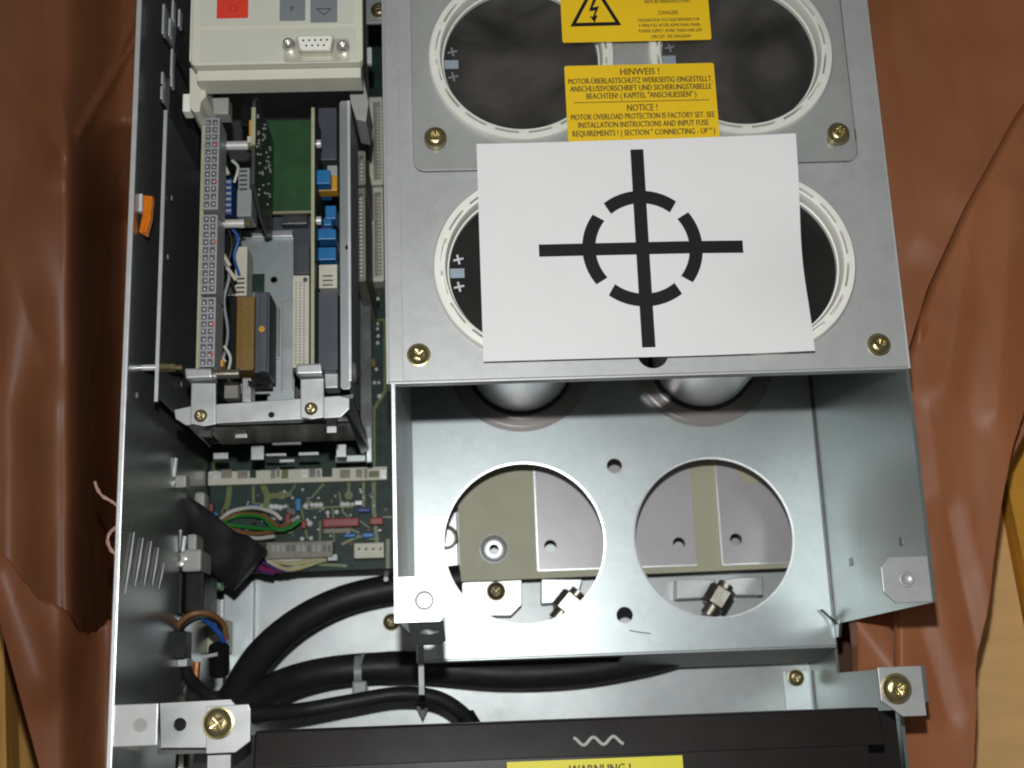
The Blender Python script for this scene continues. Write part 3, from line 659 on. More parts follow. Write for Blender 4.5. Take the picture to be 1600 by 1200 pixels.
for s in (s1, s2):
    mk('jack_screw', MB().lathe([(3.0, 1.0), (3.1, 3.5), (2.7, 3.8), (2.7, 5.6), (2.2, 6.3), (1.3, 6.5), (1.2, 4.0), (.1, 4.0)], (s.x, s.y, 0), 20), 'chrome', ds, smooth=True)
# snap legs
for q, z0, z1 in (([(296, 105), (318, 112), (322, 150), (314, 158), (312, 174), (303, 175), (296, 168)], -40, -16), ([(545, 138), (566, 112), (576, 160), (572, 190), (556, 186), (548, 160)], -62, -34)):
    mk('snap_leg', MB().prism([(at(u, v, z1).x, at(u, v, z1).y) for u, v in q][::-1], z0, z1), 'cream_plastic' if z1 > -20 else 'grey_plastic', op, bevel=.6)
mk('snap_catch', pbox(285, 146, 298, 174, -20, 8), 'white_plastic', op, bevel=.8)

# ================================================================== card cage
cg = thing('card_cage', 'zinc card cage holding upright boards beside the dark side wall', 'card cage', (-117, 70, -145))
GX0, GX1, GY0 = -161.5, -73.5, 1.0
mk('side_sheet', MB().box(GX0 - 1, GX0, GY0 + 4, 148, -140, -22), 'zinc_wall', cg)
mk('sheet_edge', MB().box(GX0 - 1.3, GX0 + .3, GY0 + 1, 147, -22, -20.5), 'zinc_edge', cg)
# notched upper end of the left sheet
for u0, v0, u1, v1 in ((266, 0, 274, 28), (252, 6, 259, 52), (262, 28, 268, 55), (277, 14, 283, 40), (265, 76, 272, 118), (250, 112, 257, 130), (264, 116, 272, 134), (249, 134, 256, 154)):
    a = at((u0 + u1) / 2, v0, -20); b = at((u0 + u1) / 2, v1, -20); mk('sheet_edge', MB().box(a.x - .6, a.x + .6, b.y, a.y, -25, -20), 'zinc_edge', cg, bevel=.3)
for q in (((258, 10), (276, 40), (272, 80), (256, 55)), ((252, 130), (266, 120), (264, 178), (254, 156))):
    mk('notch_web', MB().prism([(at(u, v, -24).x, at(u, v, -24).y) for u, v in q][::-1], -90, -24), 'steel_dark', cg)
wr = mk('side_sheet', MB().box(GX1 - 1.2, GX1, GY0 + 5, 150, -66, -22), 'zinc', cg)
fx0, _, _, _ = px(531, 300, 548, 500, -20.5)
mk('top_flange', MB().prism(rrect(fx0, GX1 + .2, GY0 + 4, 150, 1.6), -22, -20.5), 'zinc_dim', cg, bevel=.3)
mk('flange_rim', MB().box(GX1 - .9, GX1 + .6, GY0 + 8, 150, -23, -20.2), 'zinc_edge', cg, bevel=.3)
c = at(543, 386, -20); mk('flange_hole', MB().cyl((c.x, c.y, 0), 1.2, -20.6, -20.35, 16), 'black_plastic', cg)
p = [at(u, v, -20.3) for u, v in ((272, 640), (300, 634), (530, 618), (546, 622), (546, 638), (532, 652), (290, 664), (274, 654))]
fb = mk('front_bar', MB().prism([(v.x, v.y) for v in p][::-1], -23, -20.3), 'aluminium', cg, bevel=.4)
c = at(424, 648, -20); mk('bar_hole', MB().lathe([(1.5, 0), (1.5, .3), (2.9, .3), (2.9, 0)], (c.x, c.y, -20.3), 20, closed=True), 'aluminium', fb); mk('bar_hole_core', MB().cyl((c.x, c.y, 0), 1.4, -20.3, -20.1, 16), 'black_plastic', fb)
def clip(pts_hook, pts_body, sc_):
    b = mk('board_clip', MB().prism([(at(u, v, -15).x, at(u, v, -15).y) for u, v in pts_body][::-1], -20.2, -17.5), 'aluminium', cg, bevel=.5)
    mk('hook', MB().prism([(at(u, v, -12).x, at(u, v, -12).y) for u, v in pts_hook][::-1], -24, -12), 'aluminium', b, bevel=1.0, seg=3)
    c = at(*sc_, -15); screw(b, c.x, c.y, -17.4, 3.0, 'brass_dull', False)
clip(((288, 575), (330, 575), (332, 590), (290, 592)), ((297, 596), (335, 596), (335, 661), (316, 664), (295, 660)), (312, 648))
clip(((462, 569), (502, 567), (504, 584), (463, 585)), ((468, 590), (505, 588), (505, 650), (485, 653), (468, 650)), (485, 637))
# dark front opening of the cage with its tabs
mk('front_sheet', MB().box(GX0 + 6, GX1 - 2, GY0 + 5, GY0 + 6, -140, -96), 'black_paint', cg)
mk('cage_floor', MB().box(GX0, GX1, GY0 + 6, 330, -142, -140), 'steel_dark', cg)  # carried on in dark steel to stand for the operator panel's shadow
for u0, v0, u1, v1, z in ((310, 672, 330, 682, -60), (367, 670, 386, 684, -62), (510, 652, 526, 676, -50), (392, 696, 412, 718, -120), (525, 694, 541, 714, -120), (333, 707, 356, 717, -125), (425, 690, 470, 694, -112), (415, 708, 447, 712, -128), (466, 706, 498, 711, -126), (436, 717, 460, 722, -135)):
    mk('cage_tab', pbox(u0, v0, u1, v1, z, 3), 'aluminium', cg, bevel=.4)
mk('frame_rail', pbox(572, 664, 581, 722, -140, 4), 'zinc', cg, bevel=.4)
mk('frame_rail', pbox(524, 711, 571, 721, -140, 4), 'zinc', cg, bevel=.4)
p = [at(532, 626, -24), at(552, 622, -24), at(576, 700, -136), at(566, 712, -136)]
bmx = MB(); vs = [bmx.bm.verts.new(v) for v in p] + [bmx.bm.verts.new(v + Vector((0, 2, 0))) for v in p]
for f in ((0, 1, 2, 3), (7, 6, 5, 4), (0, 4, 5, 1), (1, 5, 6, 2), (2, 6, 7, 3), (3, 7, 4, 0)): bmx.bm.faces.new([vs[i] for i in f])
mk('gusset', bmx, 'steel_dark', cg)
p = atx(556, 585, GX1 + 1); mk('rivet', MB().lathe([(5, 0), (4.4, 1.3), (2.5, 2.0), (.2, 2.2)], (GX1, p.y + 1, -36), 20, axis='x'), 'chrome', cg, smooth=True)

# inner zinc plate with cut-outs
zi = -104
ip = mk('card_guide', MB().plate([(at(u, v, zi).x, at(u, v, zi).y) for u, v in ((376, 362), (458, 360), (460, 640), (418, 640), (418, 615), (376, 615))][::-1], [circ(at(428, 437, zi).x, at(428, 437, zi).y, 1.9, 16)], zi - 2, zi), 'zinc', cg)
ip['label'] = 'bright zinc guide plate in the middle of the cage'
mk('guide_lip', pbox(378, 360, 457, 370, zi + 3, 5), 'aluminium', ip, bevel=.5)
mk('guide_step', pbox(440, 470, 458, 612, zi + 2, 4), 'aluminium', ip, bevel=.4)
mk('guide_notch', pbox(388, 428, 413, 456, zi + 1, 2), 'pcb_green', ip)

# ------------------------------------------------------------------ boards and modules in the cage
tb_ = thing('terminal_board', 'upright board edge carrying three grey terminal strips', 'circuit board', (-145, 80, -140))
a = at(322, 165, -32); b = at(306, 578, -32); bx = (a.x + b.x) / 2
mk('board', MB().box(bx - .85, bx + .85, b.y, a.y, -138, -34), 'pcb_green', tb_); mk('board_edge', MB().box(bx - .9, bx + .9, b.y, a.y, -34, -32), 'pcb_edge', tb_)
tx0, tx1 = bx + 1.2, bx + 8.6
def term(v0, v1, n, reds):
    ya, yb = at(332, v0, -28).y, at(328, v1, -28).y
    t = mk('terminal_strip', MB().box(tx0, tx1, yb, ya, -46, -28), 'terminal_grey', tb_, bevel=.4)
    pit = (ya - yb - 1.2) / n
    for i in range(n):
        y = ya - .6 - pit * (i + .5)
        for k, xx in enumerate((tx0 + 2.0, tx0 + 5.2)):
            s = piece('terminal', 'term%d%d' % (n, k), (lambda m, p=pit: m.box(-1.25, 1.25, -p * .38, p * .38, 0, .25)), 'terminal_dark', (xx, y, -28), t)
            piece('clamp', 'clamp', lambda m: m.lathe([(.62, 0), (.55, .3), (.2, .4)], (0, 0, 0), 8), 'clamp_metal', (xx + random.uniform(-.35, .35), y + random.uniform(-.5, .5), -27.8), s)
        if i in reds: piece('red_mark', 'redm', lambda m: m.box(-.55, .55, -.6, .6, 0, .3), 'red_key', (tx0 + 6.3, y, -27.7), t)
term(184, 327, 12, (3, 8)); term(335, 459, 10, (3,)); term(464, 573, 9, (3, 7))
mk('terminal_gap', MB().box(tx0, tx1 - 1, at(330, 335, -28).y, at(330, 328, -28).y, -40, -31), 'steel_dark', tb_)
mk('header', pbox(330, 152, 357, 178, -36, 10), 'grey_plastic', tb_, bevel=.6)
for u0, v0, u1, v1, z, m in ((348, 278, 362, 335, -66, 'blue_dark'), (372, 262, 390, 298, -60, 'terminal_grey'), (370, 296, 393, 338, -60, 'terminal_grey'), (367, 385, 386, 462, -66, 'connector_cream'), (376, 166, 392, 196, -55, 'black_plastic'), (358, 463, 369, 575, -60, 'black_plastic')):
    mk('component', pbox(u0, v0, u1, v1, z, 16), m, tb_, bevel=.6)
for v in range(282, 334, 9): mk('coil_turn', pbox(349, v, 361, v + 4, -65.6, 1), 'mark_blue', tb_)
for v in list(range(266, 296, 7)) + list(range(434, 460, 7)): mk('contact', pbox(374 if v < 300 else 369, v, 386 if v < 300 else 382, v + 2.5, -59.6 if v < 300 else -65.6, .8), 'steel_dark', tb_)
for u, v, a_ in ((353, 405, .5), (362, 428, .6), (345, 556, .55), (352, 262, .4)):
    c = at(u, v, -50); d = Vector((math.sin(a_), -math.cos(a_), 0)) * 4; mk('wire_end', MB().tube([c + d, c - d], 1.0, 8), 'connector_cream', tb_)
mk('component', pbox(341, 562, 349, 572, -42, 6), 'orange_part', tb_, bevel=.5)

for ctrl, m in ((((352, 345), (362, 380), (356, 420), (368, 458)), 'black_rubber'), (((356, 350), (372, 372), (366, 400), (374, 430)), 'wire_blue'), (((346, 400), (358, 430), (350, 470), (356, 520), (348, 566)), 'tie_grey'), (((350, 540), (360, 560), (356, 590), (372, 606)), 'wire_white'), (((388, 596), (404, 606), (420, 600)), 'black_rubber'), (((362, 250), (372, 262), (366, 285)), 'wire_white')):
    mk('wire', MB().tube(curve([at(u, v, -54 - 3 * k) for k, (u, v) in enumerate(ctrl)], 18), .75, 8), m, tb_, smooth=True)
def rod(u0, v0, u1, v1, z, r, label, m='chrome', tip=True):
    a = at(u0, v0, z); b = at(u1, v1, z); b.y = a.y
    t = thing('standoff', label, 'standoff', ((a.x + b.x) / 2, a.y, z - r), 'standoffs between the boards')
    m = 'bright_metal' if m == 'chrome' else m
    mk('shank', MB().tube([a, b], r, 16), m, t, smooth=True)
    if tip: mk('tip', MB().tube([b, b + Vector((3.2, 0, 0))], [r * .7, r * .6], 10), 'brass', t)
rod(346, 228, 388, 228, -48, 2.3, 'shiny spacer rod by the upper terminal strip')
rod(344, 350, 382, 350, -48, 2.2, 'shiny spacer rod at the gap between terminal strips')
rod(334, 585, 374, 585, -34, 2.3, 'shiny spacer rod behind the left board clip', 'nickel', False)
c = atx(205, 575, XL)
sd = thing('wall_stud', 'horizontal stud with brass end between side wall and card cage', 'stud', (-163, c.y, -40))
a = at(207, 575, -26); b = at(247, 574, -26); mk('shank', MB().tube([a, b], 1.5, 10), 'bright_metal', sd, smooth=True)
a = at(254, 574, -34); b = at(275, 574, -34); mk('nut', MB().tube([a, b], 2.2, 6), 'brass', sd); mk('tip', MB().tube([b, b + Vector((3, 0, 0))], 1.3, 8), 'brass', sd)

# small mezzanine board with solder points, its face turned to the right
mz = thing('solder_board', 'upright dark mezzanine board dotted with solder points', 'circuit board', (-122, 110, -85))
q = [(158, -36), (165, -34), (172, -30), (300, -30), (326, -52), (332, -70), (318, -84), (160, -84)]
bx = at(402, 230, -36).x; pts = []
for v, z in q: pts.append((at(402, v, -40).y, z))
mk('board', MB().prism(pts, bx - 1.6, bx, 'x'), 'steel_dark', mz)
mk('board_edge', MB().box(bx - 1.8, bx + .15, at(402, 230, -32).y, at(402, 172, -32).y, -31, -29), 'pcb_edge', mz)
random.seed(3)
for i in range(46):
    y = random.uniform(at(402, 305, -40).y, at(402, 172, -40).y); z = random.uniform(-76, -34)
    piece('solder_joint', 'sj_x', lambda m: m.lathe([(.8, 0), (.5, .6), (.1, 1.0)], (0, 0, 0), 8, axis='x'), 'clamp_metal', (bx, y, z), mz)
mk('component', pbox(389, 187, 398, 210, -42, 10), 'orange_part', mz, bevel=.5)
mk('component', pbox(386, 212, 398, 222, -44, 10), 'connector_cream', mz, bevel=.5)
c = at(398, 228, -42); mk('nut', MB().tube([c, c + Vector((3, 0, 0))], 2, 6), 'brass', mz)

# light green board lying deep in the cage
gb = mk('green_board', pbox(418, 188, 488, 330, -112, 2), 'pcb_light'); tag(gb, 'plain green circuit board lying deep in the card cage', 'circuit board')
mk('board_lower_edge', pbox(418, 330, 486, 333, -111.5, 2), 'pcb_edge', gb)
db = mk('dark_backing', pbox(392, 334, 492, 440, -125, 3), 'slate_module'); tag(db, 'dark backing plate below the green board', 'plate')

# upright board on the right of the cage with blue parts
cb = thing('control_board', 'upright board with bright blue parts inside the cage flange', 'circuit board', (-85, 80, -138))
a = at(487, 165, -32); b = at(489, 372, -32); bx = (a.x + b.x) / 2
mk('board', MB().box(bx - .75, bx + .75, 12, a.y, -136, -36), 'pcb_green', cb); mk('board_edge', MB().box(bx - .8, bx + .8, 12, a.y, -36, -34), 'pcb_edge', cb)
for u0, v0, u1, v1, z, h, m in ((497, 168, 526, 250, -62, 20, 'slate_module'), (494, 265, 516, 287, -44, 14, 'blue_part'), (496, 274, 527, 298, -52, 8, 'orange_part'), (511, 258, 527, 274, -54, 8, 'grey_plastic'), (497, 296, 516, 304, -58, 8, 'blue_part'),
                            (508, 321, 525, 342, -50, 10, 'blue_part'), (505, 340, 518, 352, -52, 10, 'blue_part'), (494, 358, 525, 374, -50, 10, 'blue_part'), (497, 386, 525, 406, -50, 10, 'blue_part'), (493, 352, 518, 360, -56, 6, 'blue_dark'),
                            (498, 413, 527, 450, -46, 14, 'connector_cream'), (494, 455, 528, 578, -52, 22, 'slate_module'), (486, 456, 500, 570, -64, 12, 'steel_dark'), (506, 580, 528, 606, -60, 12, 'aluminium')):
    mk('component', pbox(u0, v0, u1, v1, z, h), m, cb, bevel=.6)
for v in (430, 437, 444): mk('contact', pbox(504, v, 520, v + 2, -45.7, .6), 'steel_dark', cb)
for v in (225, 345):
    a = at(490, v, -44); mk('spacer', MB().tube([a, a + Vector((3.8, 0, 0))], 2.2, 14), 'bright_metal', cb, smooth=True)
mk('lead_row', pbox(493, 500, 497, 545, -51, 1), 'orange_part', cb)

# long pin connector, brown and slate modules
pc = thing('pin_connector', 'long cream pin connector with three rows of holes', 'connector', (-95, 45, -80))
x0, x1, y0, y1 = px(457, 430, 483, 574, -62)
mk('housing', MB().box(x0, x1, y0, y1, -80, -62), 'connector_cream', pc, bevel=.5)
for i in range(27):
    for k in range(3):
        piece('pin_hole', 'pch', lambda m: m.cyl((0, 0, 0), .5, 0, .12, 6), 'connector_grime_shade', (x0 + 1.7 + k * 2.0, y1 - 4.0 - i * (y1 - y0 - 6) / 26, -62), pc)
c = at(477, 437, -61.9); mk('fixing_hole', MB().cyl((c.x, c.y, 0), 1.2, -62, -61.85, 14), 'steel_dark', pc)
bmod = thing('relay_module', 'brown ribbed module standing beside a slate one', 'module', (-118, 45, -84))
x0, x1, y0, y1 = px(369, 463, 397, 578, -60)
mk('body', MB().box(x0, x1, y0, y1, -84, -60), 'brown_module', bmod, bevel=.6)
n = 22
for i in range(n): piece('rib', 'rib', lambda m: m.box(0, 2.4, 0, .9, 0, .5), 'brown_module', (x0 + .6, y0 + 1 + i * (y1 - y0 - 2) / n, -60), bmod)
smod = thing('slate_relay', 'slate grey module with an orange dot beside the brown one', 'module', (-112, 45, -88))
mk('body', pbox(397, 456, 421, 582, -64, 22), 'slate_module', smod, bevel=.8)
mk('ridge', pbox(405, 456, 417, 580, -62, 2.2), 'slate_module', smod, bevel=.5)
c = at(409, 514, -61.5); mk('dot', MB().cyl((c.x, c.y, 0), 1.6, -62, -61.5, 12), 'orange_part', smod)
mk('foot', pbox(394, 578, 422, 600, -80, 10), 'black_plastic', smod, bevel=.5)

# tall white edge connectors outside the cage
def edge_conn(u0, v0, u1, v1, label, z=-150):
    hm = 'connector_cream' if z < -120 else 'connector_grime_shade'; x0, x1, y0, y1 = px(u0, v0, u1, v1, z); t = thing('edge_connector', label, 'connector', ((x0 + x1) / 2, (y0 + y1) / 2, -172), 'edge connectors beside the cage')  # narrow pair: dim twins, shade put into the housing colour
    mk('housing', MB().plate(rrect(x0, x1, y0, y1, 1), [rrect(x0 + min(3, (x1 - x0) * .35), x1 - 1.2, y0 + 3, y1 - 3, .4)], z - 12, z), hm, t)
    mk('slot_floor', MB().box(x0 + .2, x1 - .2, y0 + .2, y1 - .2, -176, z - 4), 'connector_grime_shade', t)
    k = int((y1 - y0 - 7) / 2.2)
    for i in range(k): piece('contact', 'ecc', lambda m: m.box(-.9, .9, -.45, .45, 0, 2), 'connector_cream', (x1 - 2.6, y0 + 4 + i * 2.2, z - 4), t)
edge_conn(576, 152, 598, 289, 'cream edge connector alongside the cover, nearer the operator panel')
edge_conn(577, 293, 599, 440, 'cream edge connector alongside the cover, farther from the operator panel')
edge_conn(557, 236, 571, 289, 'narrow shade-coloured edge connector against the cage wall, nearer the operator panel', -96)
edge_conn(556, 294, 571, 440, 'narrow shade-coloured edge connector against the cage wall, farther from the operator panel', -96)
o = mk('blue_strip', pbox(566, 334, 573, 392, -120, 4), 'blue_dark'); tag(o, 'thin blue strip between cage wall and edge connector', 'strip')
o = mk('support_tab', pbox(572, -10, 597, 36, -60, 2), 'aluminium', None, bevel=.3); tag(o, 'grey tab with a brass screw beside the operator panel', 'bracket')
c = at(592, 13, -58); screw(o, c.x, c.y, -60, 4.0, 'brass_dull')
o = mk('latch', pbox(573, 73, 581, 99, -60, 4), 'mark_white', None, bevel=1.0); tag(o, 'small pale latch beside the operator panel', 'latch')

# ================================================================== main circuit board
ZP = -176.0
mbd = thing('main_board', 'dark green main circuit board with yellow traces under the card cage', 'circuit board', (-115, 0, ZP - 2))
x0, x1, y0, y1 = px(318, 735, 612, 893, ZP)
mk('board', MB().box(XL + 1, -54.5, y0, 330, ZP - 1.8, ZP), 'pcb_green', mbd)
tmb = MB(); TZ = [.06]
def trace(pts, wd):
    P = [at(u, v, ZP) for u, v in pts]
    for a, b in zip(P[:-1], P[1:]):
        d = (b - a).normalized(); n = Vector((-d.y, d.x, 0)) * wd / 2; e = d * wd / 2
        TZ[0] += .004; vs = [tmb.bm.verts.new((p.x, p.y, ZP + TZ[0])) for p in (a - e + n, a - e - n, b + e - n, b + e + n)]; tmb.bm.faces.new(vs)
for pts, wd in (([(602, 500), (602, 610), (584, 640), (584, 790), (590, 860)], 2.0), ([(560, 500), (600, 500)], 1.4), ([(360, 752), (356, 785), (350, 800)], 3), ([(396, 756), (396, 785)], 1.6), ([(410, 756), (418, 775), (416, 800)], 3.4), ([(426, 775), (452, 772)], 3.0),
               ([(462, 757), (454, 770)], .9), ([(505, 757), (490, 774), (478, 786)], 1.2), ([(545, 755), (545, 772)], 1.4), ([(568, 752), (568, 790)], 1.6), ([(584, 752), (584, 800)], 2.2), ([(480, 795), (520, 792), (550, 792)], 1.0), ([(500, 815), (500, 845)], 1.0),
               ([(535, 850), (560, 838), (590, 842)], 1.6), ([(515, 830), (545, 826), (560, 832)], 1.2), ([(560, 812), (576, 824)], .8), ([(600, 808), (612, 808)], 1.2), ([(606, 845), (606, 885)], 2.2), ([(335, 735), (335, 720), (350, 716)], 1.6), ([(440, 850), (500, 882), (540, 884)], 1.6),
               ([(470, 790), (480, 840)], 1.0), ([(450, 790), (458, 836)], .9), ([(520, 794), (522, 846)], .9), ([(395, 786), (430, 790)], 1.0), ([(555, 600), (582, 640)], 3.0), ([(558, 560), (560, 600)], .8), ([(575, 620), (572, 660)], 2.2), ([(530, 770), (536, 800), (548, 812)], 1.0)):
    trace(pts, wd)
for u, v, r in ((573, 585, 3.4), (545, 774, 2.4), (570, 605, 1.6), (485, 788, 1.8), (415, 792, 2.2), (440, 774, 2.5)):
    p = at(u, v, ZP); TZ[0] += .01; tmb.prism(circ(p.x, p.y, r, 16), ZP - .3, ZP + TZ[0] + .03)
o = mk('copper_traces', tmb, 'pcb_trace', mbd); o['kind'] = 'stuff'
# header strip, built from uneven cells
hd = mk('header_strip', pbox(325, 733, 605, 754, ZP + 6, 6), 'connector_cream', mbd, bevel=.4)
random.seed(11)
u = 327
while u < 600:
    wdt = random.choice((5, 7, 10, 16)); mk('cell', pbox(u, 731 + random.uniform(0, 6), min(u + wdt, 603), 745 + random.uniform(0, 3), ZP + 6.6, .7), random.choice(('connector_grime_shade', 'connector_grime_shade', 'steel_dark', 'connector_cream', 'pcb_trace', 'pcb_green', 'clamp_metal')), hd); u += wdt + random.choice((2, 3, 9))
def joint(u, v, r=1.0):
    r = round(r * 1.25, 2)
    p = at(u, v, ZP); piece('solder_joint', 'sj%d' % int(r * 10), lambda m: m.lathe([(r, 0), (r * .85, r * .7), (r * .4, r * 1.3), (.1, r * 1.45)], (0, 0, 0), 10), 'solder', (p.x, p.y, ZP), mbd, smooth=True)
for u, v, r in ((424, 792, 1.5), (431, 792, 1.5), (438, 793, 1.5), (446, 791, 1.0), (478, 791, 1.5), (487, 789, 1.2), (494, 789, 1.3), (501, 789, 1.4), (535, 788, 1.4), (543, 788, 1.4), (551, 788, 1.0), (512, 801, 1.1), (526, 800, 1.2), (484, 818, 1.5), (472, 842, 1.1), (486, 841, 1.1), (458, 815, .8), (590, 467, 1.0), (590, 506, .8), (590, 514, .8), (591, 525, .9), (590, 536, .9), (571, 545, .7), (571, 579, .9), (588, 577, .9), (562, 606, .9), (570, 608, .9), (593, 619, 1.2), (556, 619, 1.0), (585, 598, .9), (592, 598, .8), (573, 634, .7), (573, 642, .7), (573, 652, .7), (573, 660, .7), (332, 746, 1.2), (600, 738, 1.0)):
    joint(u, v, r)
for u0, v0, u1, v1, h, m in ((504, 809, 561, 823, 5, 'red_part'), (577, 808, 599, 820, 5, 'red_part'), (445, 802, 453, 818, 5, 'red_part'), (470, 812, 478, 826, 5, 'red_part'), (384, 788, 405, 795, 4, 'blue_part'), (461, 778, 470, 798, 4, 'blue_part'), (558, 793, 579, 800, 4, 'blue_dark'), (537, 833, 556, 840, 4, 'blue_part'), (565, 832, 585, 840, 4, 'blue_part'), (332, 800, 340, 806, 4, 'blue_part'), (320, 786, 332, 800, 4, 'red_part'), (505, 825, 548, 833, 1.2, 'connector_grime_shade')):
    mk('component', pbox(u0, v0, u1, v1, ZP + h, h), m, mbd, bevel=.8)
pg = mk('pin_header', pbox(553, 848, 600, 872, ZP + 12, 12), 'connector_cream', mbd, bevel=.6)
for i in range(4):
    c = at(560 + 11 * i, 859, ZP + 12); mk('pin', MB().tube([c, c + Vector((.9, .9, .3))], .55, 6), 'steel_dark', pg)
gc = mk('plug_row', pbox(416, 846, 520, 872, ZP + 10, 10), 'connector_grime_shade', mbd, bevel=.6)
for i in range(12):
    mk('socket', pbox(424 + i * 8, 852, 429 + i * 8, 862, ZP + 10.3, .6), 'terminal_dark' if i in (3, 4, 10, 11, 7) else 'terminal_grey', gc)
for v, wd in ((875, 1.2),): mk('plug_latch', pbox(512, 866, 527, 876, ZP + 9, 4), 'mark_white', gc, bevel=.5)
mk('corner_pin', MB().tube([at(604, 895, ZP - 10), at(603, 905, ZP + 6)], 1.4, 8), 'solder', mbd)

random.seed(23)
for i in range(44):
    u, v = random.uniform(335, 604), random.uniform(760, 884)
    if 410 < u < 525 and v > 840: continue
    if 548 < u and v > 842: continue
    mm = random.choice(('black_plastic', 'steel_dark', 'connector_grime_shade', 'clamp_metal', 'terminal_dark', 'red_part', 'brown_module'))
    du, dv = random.choice(((6, 3), (3, 6), (9, 4), (4, 4), (12, 7))); h = random.uniform(1, 2.6)
    mk('chip', pbox(u, v, u + du, v + dv, ZP + h, h - .25), mm, mbd, bevel=.3)
for u, v in ((556, 470), (566, 530), (578, 560), (560, 645), (585, 470)):
    mk('chip', pbox(u, v, u + 8, v + 12, ZP + 2, 1.8), random.choice(('black_plastic', 'steel_dark', 'brown_module')), mbd, bevel=.3)
for i in range(30):
    p = (random.uniform(380, 600), random.uniform(762, 838)); joint(p[0], p[1], random.choice((.5, .6, .7)))
for u0, v0, u1, v1, z, h, m in ((350, 338, 366, 400, -70, 20, 'black_plastic'), (350, 440, 366, 462, -74, 18, 'steel_dark'), (396, 335, 420, 358, -95, 10, 'black_plastic'), (424, 480, 436, 560, -101, 3, 'zinc_dim'), (462, 380, 484, 428, -100, 14, 'slate_module'), (440, 330, 480, 350, -116, 6, 'steel_dark'), (350, 596, 372, 622, -60, 8, 'connector_grime_shade'), (378, 590, 392, 628, -66, 12, 'clamp_metal')):
    mk('component', pbox(u0, v0, u1, v1, z, h), m, tb_, bevel=.6)
for u, v in ((268, 310), (262, 402), (283, 600), (214, 618)):
    p = atx(u, v, GX0 + 1) if u > 230 else atx(u, v, XL); mk('rivet', MB().lathe([(1.6, 0), (1.3, .6), (.2, .9)], (p.x, p.y, p.z), 12, axis='x'), 'chrome', cg if u > 230 else lw, smooth=True)

# ================================================================== cables and wires
def cable(name, ctrl, r, m, label, cat='cable', group=None, n=48, sides=16, parent=None, flat=1.0):
    P = curve([at(u, v, z) for u, v, z in ctrl], n)
    o = mk(name, MB().tube(P, r, sides, flat), m, parent, smooth=True)
    if parent is None: tag(o, label, cat, group)
    return o
cable('black_cable', [(352, 1115, -150), (372, 1078, -160), (410, 1020, -175), (470, 970, -188), (545, 935, -196), (640, 915, -198), (720, 905, -199)], 8.6, 'black_rubber', 'thick black cable curving up behind the tray tab', group='thick black cables')
cable('black_cable', [(360, 1120, -150), (400, 1090, -165), (460, 1062, -182), (540, 1046, -192), (650, 1042, -195), (780, 1052, -195), (900, 1048, -195), (1010, 1030, -198), (1080, 1010, -200)], [8.4] * 22 + [8.8] * 27, 'black_rubber', 'thick black cable running flat below the tray lip', group='thick black cables')
cable('thin_cable', [(350, 1122, -140), (400, 1116, -150), (470, 1110, -165), (540, 1098, -170), (620, 1085, -172), (680, 1090, -170), (722, 1115, -165), (748, 1150, -155)], 4.2, 'black_rubber', 'thin black cable arching over the bright base plate')
cable('thin_cable', [(287, 1040, -120), (298, 1062, -125), (322, 1083, -135), (350, 1100, -140)], 3.3, 'black_rubber', 'short black lead running from the plug down to the clamp bracket')
o = mk('cable_sleeve', MB().tube(curve([(at(727, 1118, -160)), at(738, 1136, -158), at(748, 1152, -155)], 8), 5.2, 12), 'black_plastic', None, smooth=True); tag(o, 'short black sleeve on the end of the thin cable', 'sleeve')
tie = thing('cable_tie', 'grey cable tie around the flat-running black cable', 'cable tie', (at(562, 1055, -180).x, at(562, 1055, -180).y, -190))
c = at(560, 1048, -186); mk('band', MB().lathe([(9.3, -2.1), (9.3, 2.1), (9.9, 2.1), (9.9, -2.1)], (c.x, c.y - 1, -191), 36, axis='x', closed=True), 'tie_grey', tie, smooth=True)
mk('head', pbox(550, 1064, 573, 1089, -178, 9), 'tie_grey', tie, bevel=1.0)
mk('tail', MB().tube([at(562, 1040, -181), at(568, 1020, -178)], .8, 6), 'tie_grey', tie)
# harness sleeve with its wires
P = curve([at(286, 785, -120), at(312, 815, -128), (at(345, 855, -138)), at(372, 876, -146), at(392, 892, -152)], 24)
hs_ = thing('wire_harness', 'flattened black sleeve feeding coloured wires onto the main board', 'wire harness', (P[12].x, P[12].y, -170))
mb = MB(); rows = []
for i, p in enumerate(P):
    t_ = i / 24; hw = 4.5 + 9.5 * min(1, t_ * 1.5); tn = (P[min(i + 1, 24)] - P[max(i - 1, 0)]).normalized(); nrm = tn.cross(Vector((0, 0, 1))).normalized()
    rows.append([mb.bm.verts.new(p + nrm * (hw * math.cos(k / 14 * 2 * math.pi)) + Vector((0, 0, (4.2 + .8 * math.sin(i * .7 + k)) * math.sin(k / 14 * 2 * math.pi)))) for k in range(14)])
for i in range(24):
    for k in range(14): mb.bm.faces.new((rows[i][k], rows[i][(k + 1) % 14], rows[i + 1][(k + 1) % 14], rows[i + 1][k]))
mb.bm.faces.new(rows[0][::-1]); mb.bm.faces.new(rows[-1])
mk('sleeve', mb, 'black_rubber', hs_, smooth=True)
